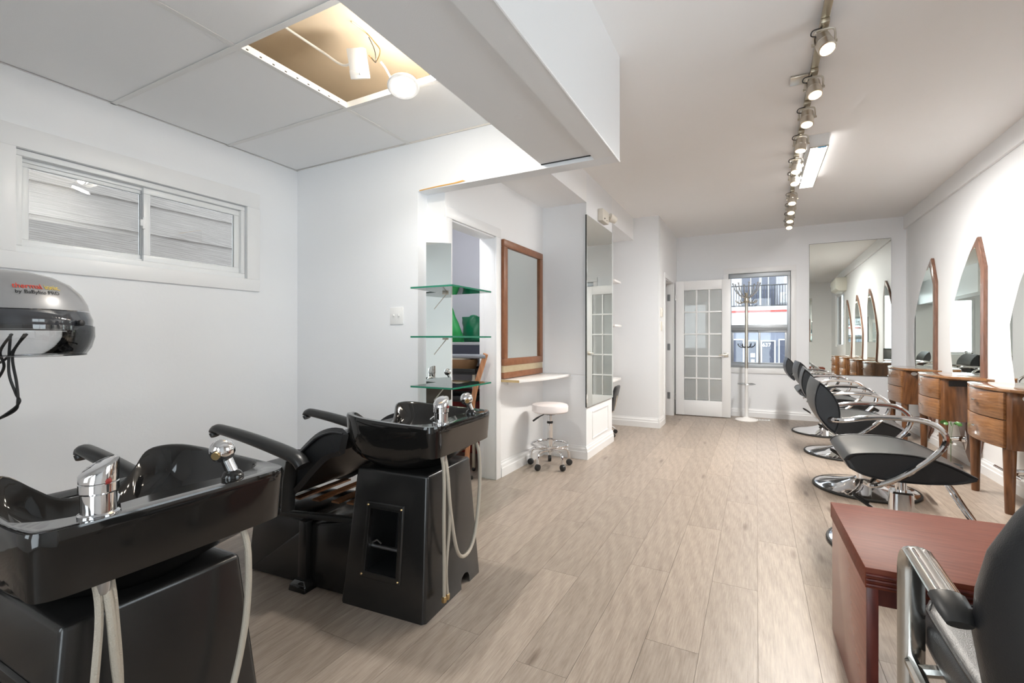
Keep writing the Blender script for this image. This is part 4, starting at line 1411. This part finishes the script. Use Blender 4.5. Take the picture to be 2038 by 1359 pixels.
station(6.66, 'walnut styling station with leaf-shaped mirror nearest the far wall', False)
station(5.44, 'walnut styling station with a black slot under its top, middle of those in view', True)
station(4.20, 'walnut styling station cut by the right edge, its whole leg showing', False)
station(2.98, 'walnut styling station beside the air conditioner, seen only in the far mirror', False)

# ------------------------------------------------------------------ styling chairs
def styling_chair(label, loc, rz):
    t = thing('styling_chair', label, 'salon chair', loc, rz, 'styling chairs facing the stations')
    MB().lathe([(.325, .004), (.338, .004), (.340, .012), (.336, .020), (.325, .020)], 48, cap=False).build('base_rim', 'rubber', t)
    MB().lathe([(.327, .004), (.327, .018), (.29, .028), (.20, .045), (.12, .068), (.075, .085), (.05, .10)], 48).build('base', 'chrome', t)
    mb = MB()
    for (z0, z1, a, b) in [(.085, .33, .055, .05)]:
        def sq(r, z):
            o = []
            for i in range(24):
                an = 2 * math.pi * i / 24
                c, s = math.cos(an), math.sin(an)
                k = r / (abs(c) ** 6 + abs(s) ** 6) ** (1 / 6)
                o.append((k * c, k * s, z))
            return o
        mb.rings([sq(a, z0), sq(b, z1 - .01), sq(b * .9, z1)])
    mb.build('pump_shroud', 'chrome', t, ang=25)
    MB().cyl((0, 0, .33), (0, 0, .42), .026, n=16).build('piston', 'chrome', t)
    box('seat_plate', (-.16, -.13, .415), (.14, .13, .435), 'black_plastic', t, .004)
    # pump pedal
    pd = MB()
    for s in (-1, 1):
        pd.tube(spl([(-.02, s * .02 - .06, .13), (-.10, s * .03 - .07, .20), (-.17, s * .035 - .08, .265)], 4), .006, 8)
    pd.build('pump_lever', 'chrome', t)
    MB().tube(spl([(-.15, -.115, .25), (-.185, -.12, .275), (-.21, -.115, .29), (-.215, -.08, .292), (-.21, -.045, .29), (-.185, -.04, .275), (-.15, -.045, .25)], 4), .011, 8, flat=(.7, 1.2)).build('pedal_grip', 'rubber', t)
    # seat cushion, leaf profile
    top = spl([(-.315, 0, .520), (-.285, 0, .550), (-.19, 0, .568), (-.03, 0, .573), (.09, 0, .557), (.19, 0, .522), (.255, 0, .490)], 4)
    bot = spl([(.252, 0, .478), (.17, 0, .452), (.03, 0, .436), (-.12, 0, .436), (-.22, 0, .450), (-.29, 0, .480)], 4)
    out = top + bot
    cen = Vector((0, 0, .51))
    rg = []
    for (yy, sc) in [(-.255, .90), (-.262, .955), (-.262, 1.0), (-.20, 1.015), (0, 1.02), (.20, 1.015), (.262, 1.0), (.262, .955), (.255, .90)]:
        rg.append([(-.035 + (p.x + .035) * sc * .91, yy, cen.z + (p.z - cen.z) * sc) for p in out])
    seat = MB().rings(rg).build('seat', 'black_leather', t, ang=28)
    for s in (-1, 1):
        pts = [(-.035 + (p.x + .035) * .91, s * .262, p.z + .001) for p in top]
        MB().tube(pts, .004, 6).build('piping', 'black_leather', seat)
    # backrest: lens section extruded sideways
    a = Vector((-.325, 0, .645))
    b = Vector((-.395, 0, .922))
    ax = (b - a)
    nn = Vector((ax.z, 0, -ax.x)).normalized()
    prof = []
    K = 14
    for i in range(K + 1):
        f = i / K
        prof.append(a + ax * f + nn * (.054 * math.sin(math.pi * f) ** .85))
    for i in range(1, K):
        f = 1 - i / K
        prof.append(a + ax * f - nn * (.054 * math.sin(math.pi * f) ** .85))
    cb_ = a.lerp(b, .5)
    rg = []
    for (yy, sc, dx) in [(-.232, .88, .0), (-.240, .95, 0), (-.240, 1.0, 0), (-.14, 1.02, -.006), (0, 1.03, -.009), (.14, 1.02, -.006), (.240, 1.0, 0), (.240, .95, 0), (.232, .88, 0)]:
        rg.append([(cb_.x + (p.x - cb_.x) * sc + dx, yy, cb_.z + (p.z - cb_.z) * sc) for p in prof])
    MB().rings(rg).build('backrest', 'black_leather', t, ang=28)
    for s in (-1, 1):
        yy = s * .275
        pts = spl([(-.345, s * .245, .725), (-.30, yy, .728), (-.16, yy + s * .012, .755), (.0, yy + s * .02, .755), (.075, yy + s * .02, .728), (.108, yy + s * .018, .672), (.075, yy + s * .012, .595), (-.04, yy, .478), (-.15, yy - s * .02, .405), (-.19, yy - s * .08, .40)], 7)
        ar = MB().tube(pts, .0135, 10).build('ring_arm', 'chrome', t)
        MB().tube([(-.345, s * .236, .725), (-.345, s * .262, .725)], .017, 14).build('arm_pivot', 'chrome', ar)
        MB().tube([(-.18, s * .24, .40), (-.12, s * .10, .425)], .011, 8).build('arm_stay', 'chrome', ar)
    fr = MB()
    for s in (-1, 1):
        fr.tube(spl([(.10, s * .05, .425), (.18, s * .05, .40), (.24, s * .055, .30), (.325, s * .06, .16), (.345, s * .065, .125)], 5), .010, 10)
    fr.build('footrest_arms', 'chrome', t)
    MB().tube([(.345, -.15, .125), (.345, .15, .125)], .014, 12).build('footrest_bar', 'chrome', t)
    return t


styling_chair('black styling chair with chrome ring arms, nearest the red table', (.695, 3.235, 0), R(0))
styling_chair('black styling chair with chrome ring arms, second from the red table', (.735, 4.44, 0), R(-3))
styling_chair('black styling chair with chrome ring arms, third from the red table', (.77, 5.68, 0), R(2))
styling_chair('black styling chair with chrome ring arms, farthest from the camera under the window', (.73, 6.86, 0), R(1))

# plant under the middle station
pt = thing('potted_plant', 'small green leafy plant in a dark pot beside the middle styling station', 'plant', (1.40, 5.03, 0))
MB().lathe([(.05, 0), (.055, .005), (.075, .13), (.07, .135), (.066, .12)], 20).build('pot', 'pot', pt)
for k in range(6):
    a = k * 1.05 + .3
    rr = .032 + .008 * (k % 3)
    L = spl([(0, 0, .12), (.006 * math.cos(a), .006 * math.sin(a), .36), (rr * .5 * math.cos(a), rr * .5 * math.sin(a), .462 + .006 * (k % 3)), (rr * 1.5 * math.cos(a), rr * 1.5 * math.sin(a), .455)], 4)
    n = len(L)
    w = [.002 + .013 * math.sin(math.pi * (i - n * .6) / (n * .4)) if i > n * .6 else .002 for i in range(n)]
    w[-1] = .0015
    MB().tube(L, w, 8, flat=(.15, 1)).build('leaf', 'leaf', pt)

# ------------------------------------------------------------------ red table and armchair
tb = thing('side_table', 'low reddish mahogany table with a reeded edge at lower right', 'table', (.275, 1.655, 0), R(1.2))
TW, TD, TH_ = 1.12, .60, .50
MB().box((0, 0, .442), (TW, TD, TH_)).build('table_top', 'mahogany', tb, .002)
for k in range(3):
    MB().tube([(.002, -.001, .452 + k * .014), (TW - .002, -.001, .452 + k * .014)], .0052, 8).build('edge_reed', 'mahogany_dark', tb)
for xx in (.004, TW - .030):
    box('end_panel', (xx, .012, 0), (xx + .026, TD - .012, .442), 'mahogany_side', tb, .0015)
    box('front_stile', (xx, .004, 0), (xx + .028, .012, .442), 'mahogany_dark', tb, .001)
box('apron', (.030, .06, .37), (TW - .030, .078, .442), 'mahogany_dark', tb)

ac = thing('armchair', 'black leather armchair with chrome arms pulled up to the red table', 'chair', (.61, 1.38, 0), R(0))
def rslab(prof, ya, yb):
    pass
# seat
sr = []
for (z, ins) in [(.375, .03), (.385, .008), (.41, .0), (.45, .0), (.468, .012), (.474, .035)]:
    ring = []
    for i in range(32):
        an = 2 * math.pi * i / 32
        c, s = math.cos(an), math.sin(an)
        k = 1 / (abs(c) ** 7 + abs(s) ** 7) ** (1 / 7)
        ring.append(((.243 - ins) * c * k, .235 * s * k * (1 - ins / .24), z))
    sr.append(ring)
seat = MB().rings(sr).build('seat', 'grey_leather', ac, ang=60)
MB().tube([(p[0], p[1], p[2] + .002) for p in sr[4]], .004, 6, closed=True).build('piping', 'black_leather', seat)
br_ = []
for (z, w, y, d) in [(.46, .20, -.24, .035), (.50, .235, -.245, .045), (.60, .25, -.25, .05), (.68, .248, -.257, .05), (.76, .235, -.265, .048), (.84, .205, -.275, .045), (.91, .17, -.285, .040), (.955, .13, -.29, .03), (.965, .10, -.292, .015)]:
    ring = []
    for i in range(32):
        an = 2 * math.pi * i / 32
        c, s = math.cos(an), math.sin(an)
        k = 1 / (abs(c) ** 3.5 + abs(s) ** 3.5) ** (1 / 3.5)
        ring.append((w * c * k, y + d * s * k + .05 * (w * c * k / .25) ** 2, z))
    br_.append(ring)
bk = MB().rings(br_).build('backrest', 'black_leather', ac, ang=60)
MB().tube([(r_[22][0], r_[22][1] - .001, r_[22][2]) for r_ in br_[1:-1]], .0025, 6).build('seam', 'grey_leather', bk)
for s in (-1, 1):
    xx = s * .272
    pts = spl([(xx, .10, .015), (xx, .10, .30), (xx, .102, .54), (xx, .098, .605), (xx, .065, .642), (xx, .02, .645), (xx, -.06, .640), (xx, -.16, .634)], 6)
    MB().tube(pts, .024, 12, flat=(1.15, .48), up=(1, 0, 0)).build('chrome_arm', 'worn_chrome', ac, ang=50)
    MB().tube([(xx, -.145, .635), (xx, -.19, .628), (xx, -.212, .614)], [.027, .026, .018], 12, flat=(1.15, .6), up=(1, 0, 0)).build('arm_cap', 'black_plastic', ac, ang=50)
    for dx in (-.012, .012):
        MB().tube([(xx + dx, .035, .657), (xx + dx, -.05, .6525), (xx + dx, -.145, .646)], .0035, 6).build('arm_rib', 'chrome', ac)
    MB().tube(spl([(xx, -.16, .36), (xx, -.20, .20), (xx, -.23, .015)], 4), .020, 10, flat=(.6, 1)).build('rear_leg', 'worn_chrome', ac)
    MB().tube([(xx, .10, .36), (xx, -.17, .36)], .016, 10).build('side_rail', 'worn_chrome', ac)
    MB().tube([(xx, .06, .36), (xx * .8, .06, .372)], .014, 8).build('seat_mount', 'worn_chrome', ac)
    MB().cyl((xx, .10, 0), (xx, .10, .016), .022, n=12).build('glide', 'black_plastic', ac)
    MB().cyl((xx, -.23, 0), (xx, -.23, .016), .022, n=12).build('glide', 'black_plastic', ac)
MB().tube([(-.272, -.10, .36), (.272, -.10, .36)], .014, 10).build('cross_rail', 'worn_chrome', ac)
MB().tube([(-.20, -.10, .36), (-.10, -.245, .42), (-.10, -.25, .55)], .012, 8).tube([(.20, -.10, .36), (.10, -.245, .42), (.10, -.25, .55)], .012, 8).build('back_support', 'worn_chrome', ac)

# ------------------------------------------------------------------ track lights and fluorescent fixture
def trk(y):
    return .300 + max(0, y - 4.6) * .030
tk_ = thing('ceiling_track', 'brushed metal lighting track running along the ceiling', 'light track', (.30, 4.6, ZC))
MB().box((-.018, -3.2, -.022), (.018, 0, 0)).build('track_rail', 'nickel', tk_, .002)
MB().rings([[(-.018, 0, -.022), (.018, 0, -.022), (.018, 0, 0), (-.018, 0, 0)], [(.060, 2.55, -.022), (.096, 2.55, -.022), (.096, 2.55, 0), (.060, 2.55, 0)]]).build('track_rail', 'nickel', tk_, .002)
box('feed_plate', (-.115, -1.28, -.012), (-.02, -1.17, 0), 'nickel_light', tk_, .002)
HEADS = [(2.80, -26, -30), (3.28, -20, -14), (3.70, -16, 6), (4.18, -8, 10), (4.70, -14, 14), (5.06, -20, 0), (5.78, -20, 6), (6.22, -24, 0), (6.66, -22, 4), (7.04, -28, 0)]
ORD = ['first', 'second', 'third', 'fourth', 'fifth', 'sixth', 'seventh', 'eighth', 'ninth', 'tenth']
for k, (y, rx, ry) in enumerate(HEADS):
    nm = 'nearest the camera' if k == 0 else 'farthest from the camera' if k == 9 else ORD[k] + ' from the camera'
    h = thing('track_spotlight', 'brushed metal track spotlight, ' + nm, 'spotlight', (trk(y), y, ZC - .022), 0, 'track spotlights')
    box('adapter', (-.019, -.05, -.022), (.019, .05, 0), 'nickel', h, .003)
    MB().tube(spl([(-.045, 0, -.105), (-.045, 0, -.05), (-.03, 0, -.032), (.03, 0, -.032), (.045, 0, -.05), (.045, 0, -.105)], 4), .005, 8, flat=(1, 1.6)).build('yoke', 'nickel_light', h)
    mt = Matrix.Translation((0, 0, -.098)) @ Matrix.Rotation(R(rx), 4, 'X') @ Matrix.Rotation(R(ry * .4), 4, 'Y')
    c = MB().lathe([(.030, .045), (.037, .040), (.038, .0), (.0385, -.002), (.0375, -.004), (.040, -.006), (.040, -.050), (.034, -.052)], 24, mat=mt).build('lamp_can', 'nickel_light', h)
    MB().lathe([(.0335, -.0525), (.02, -.0535)], 24, mat=mt).build('lamp_lens', 'spot_face', c)
    for s in (-1, 1):
        MB().tube([(s * .040, 0, -.098), (s * .054, 0, -.098)], .007, 10).build('tilt_knob', 'nickel', h)
    MB().tube(spl([(-.01, -.01, -.025), (-.05, -.02, -.035), (-.055, -.01, -.055), (-.015, 0, -.06)], 5), .003, 6).build('lamp_wire', 'black_plastic', h)
    l = bpy.data.lights.new('spot_beam', 'SPOT')
    l.energy = 14.5
    l.color = (1.0, .90, .76)
    l.spot_size = R(140)
    l.spot_blend = .9
    l.shadow_soft_size = .035
    lo = bpy.data.objects.new('spot_beam', l)
    lo.parent = h
    lo.matrix_local = mt @ Matrix.Translation((0, 0, -.058))
    COL.objects.link(lo)

def fluorescent(label, x0, x1, y0, y1, e, tape):
    f = thing('fluorescent_fixture', label, 'ceiling light', ((x0 + x1) / 2, (y0 + y1) / 2, ZC), 0, 'fluorescent fixtures')
    w, l = (x1 - x0) / 2, (y1 - y0) / 2
    MB().rings([[(-w, -l, -.085), (w, -l, -.085), (w, l, -.085), (-w, l, -.085)], [(-w - .005, -l - .03, 0), (w + .005, -l - .03, 0), (w + .005, l + .03, 0), (-w - .005, l + .03, 0)]]).build('housing', 'white_plastic', f, .003)
    box('diffuser', (-w + .006, -l + .006, -.090), (w - .006, l - .006, -.0845), 'tube_face', f)
    mb = MB()
    mb.box((-w, -l, -.0925), (-w + .008, l, -.083)).box((w - .008, -l, -.0925), (w, l, -.083)).box((-w + .008, -l, -.0925), (w - .008, -l + .008, -.083)).box((-w + .008, l - .008, -.0925), (w - .008, l, -.083))
    mb.build('diffuser_frame', 'nickel_light', f, smooth=False)
    if tape:
        box('tape', (-.01, -l - .004, -.094), (.05, -l + .022, -.0915), 'blue_tape', f)
    a = bpy.data.lights.new('fixture_light', 'AREA')
    a.shape = 'RECTANGLE'
    a.size = 2 * w
    a.size_y = 2 * l
    a.energy = e
    a.color = (1, .985, .96)
    o = bpy.data.objects.new('fixture_light', a)
    o.location = (0, 0, -.098)
    o.parent = f
    COL.objects.link(o)
    for s in (-1, 1):
        a = bpy.data.lights.new('side_fill_light', 'AREA')  # added lamp outside the opaque housing side, to brighten the ceiling
        a.shape = 'RECTANGLE'
        a.size = .06
        a.size_y = 2 * l
        a.energy = e * .006
        a.color = (1, .985, .96)
        o = bpy.data.objects.new('side_fill_light', a)
        o.location = (s * (w + .012), 0, -.045)
        o.rotation_euler = (0, -s * R(90), 0)
        o.parent = f
        COL.objects.link(o)


fluorescent('lit fluorescent box light on the ceiling beside the spotlight track', .372, .50, 4.38, 5.50, 34, True)

# ------------------------------------------------------------------ seen in the far mirror only
au = thing('air_conditioner', 'white wall air conditioner seen in the far mirror', 'air conditioner', (XR, 2.50, 2.26))
MB().prism([(0, 0), (-.14, 0), (-.21, .05), (-.215, .26), (-.19, .29), (0, .29)], 'y', -.40, .40).build('body', 'cream_plastic', au, .006)
MB().box((-.19, -.37, .005), (-.13, .37, .012), Matrix.Rotation(R(25), 4, 'Y')).build('louver', 'black_print', au)
fmr = thing('front_mirror', 'frameless mirror on the front wall, seen in the far mirror', 'mirror', (.98, .2, 1.12))
box('mirror_glass', (-.30, .004, 0), (.30, .009, 1.2), 'mirror', fmr)
box('mirror_back', (-.302, 0, -.002), (.302, .0039, 1.202), 'gap_dark', fmr)
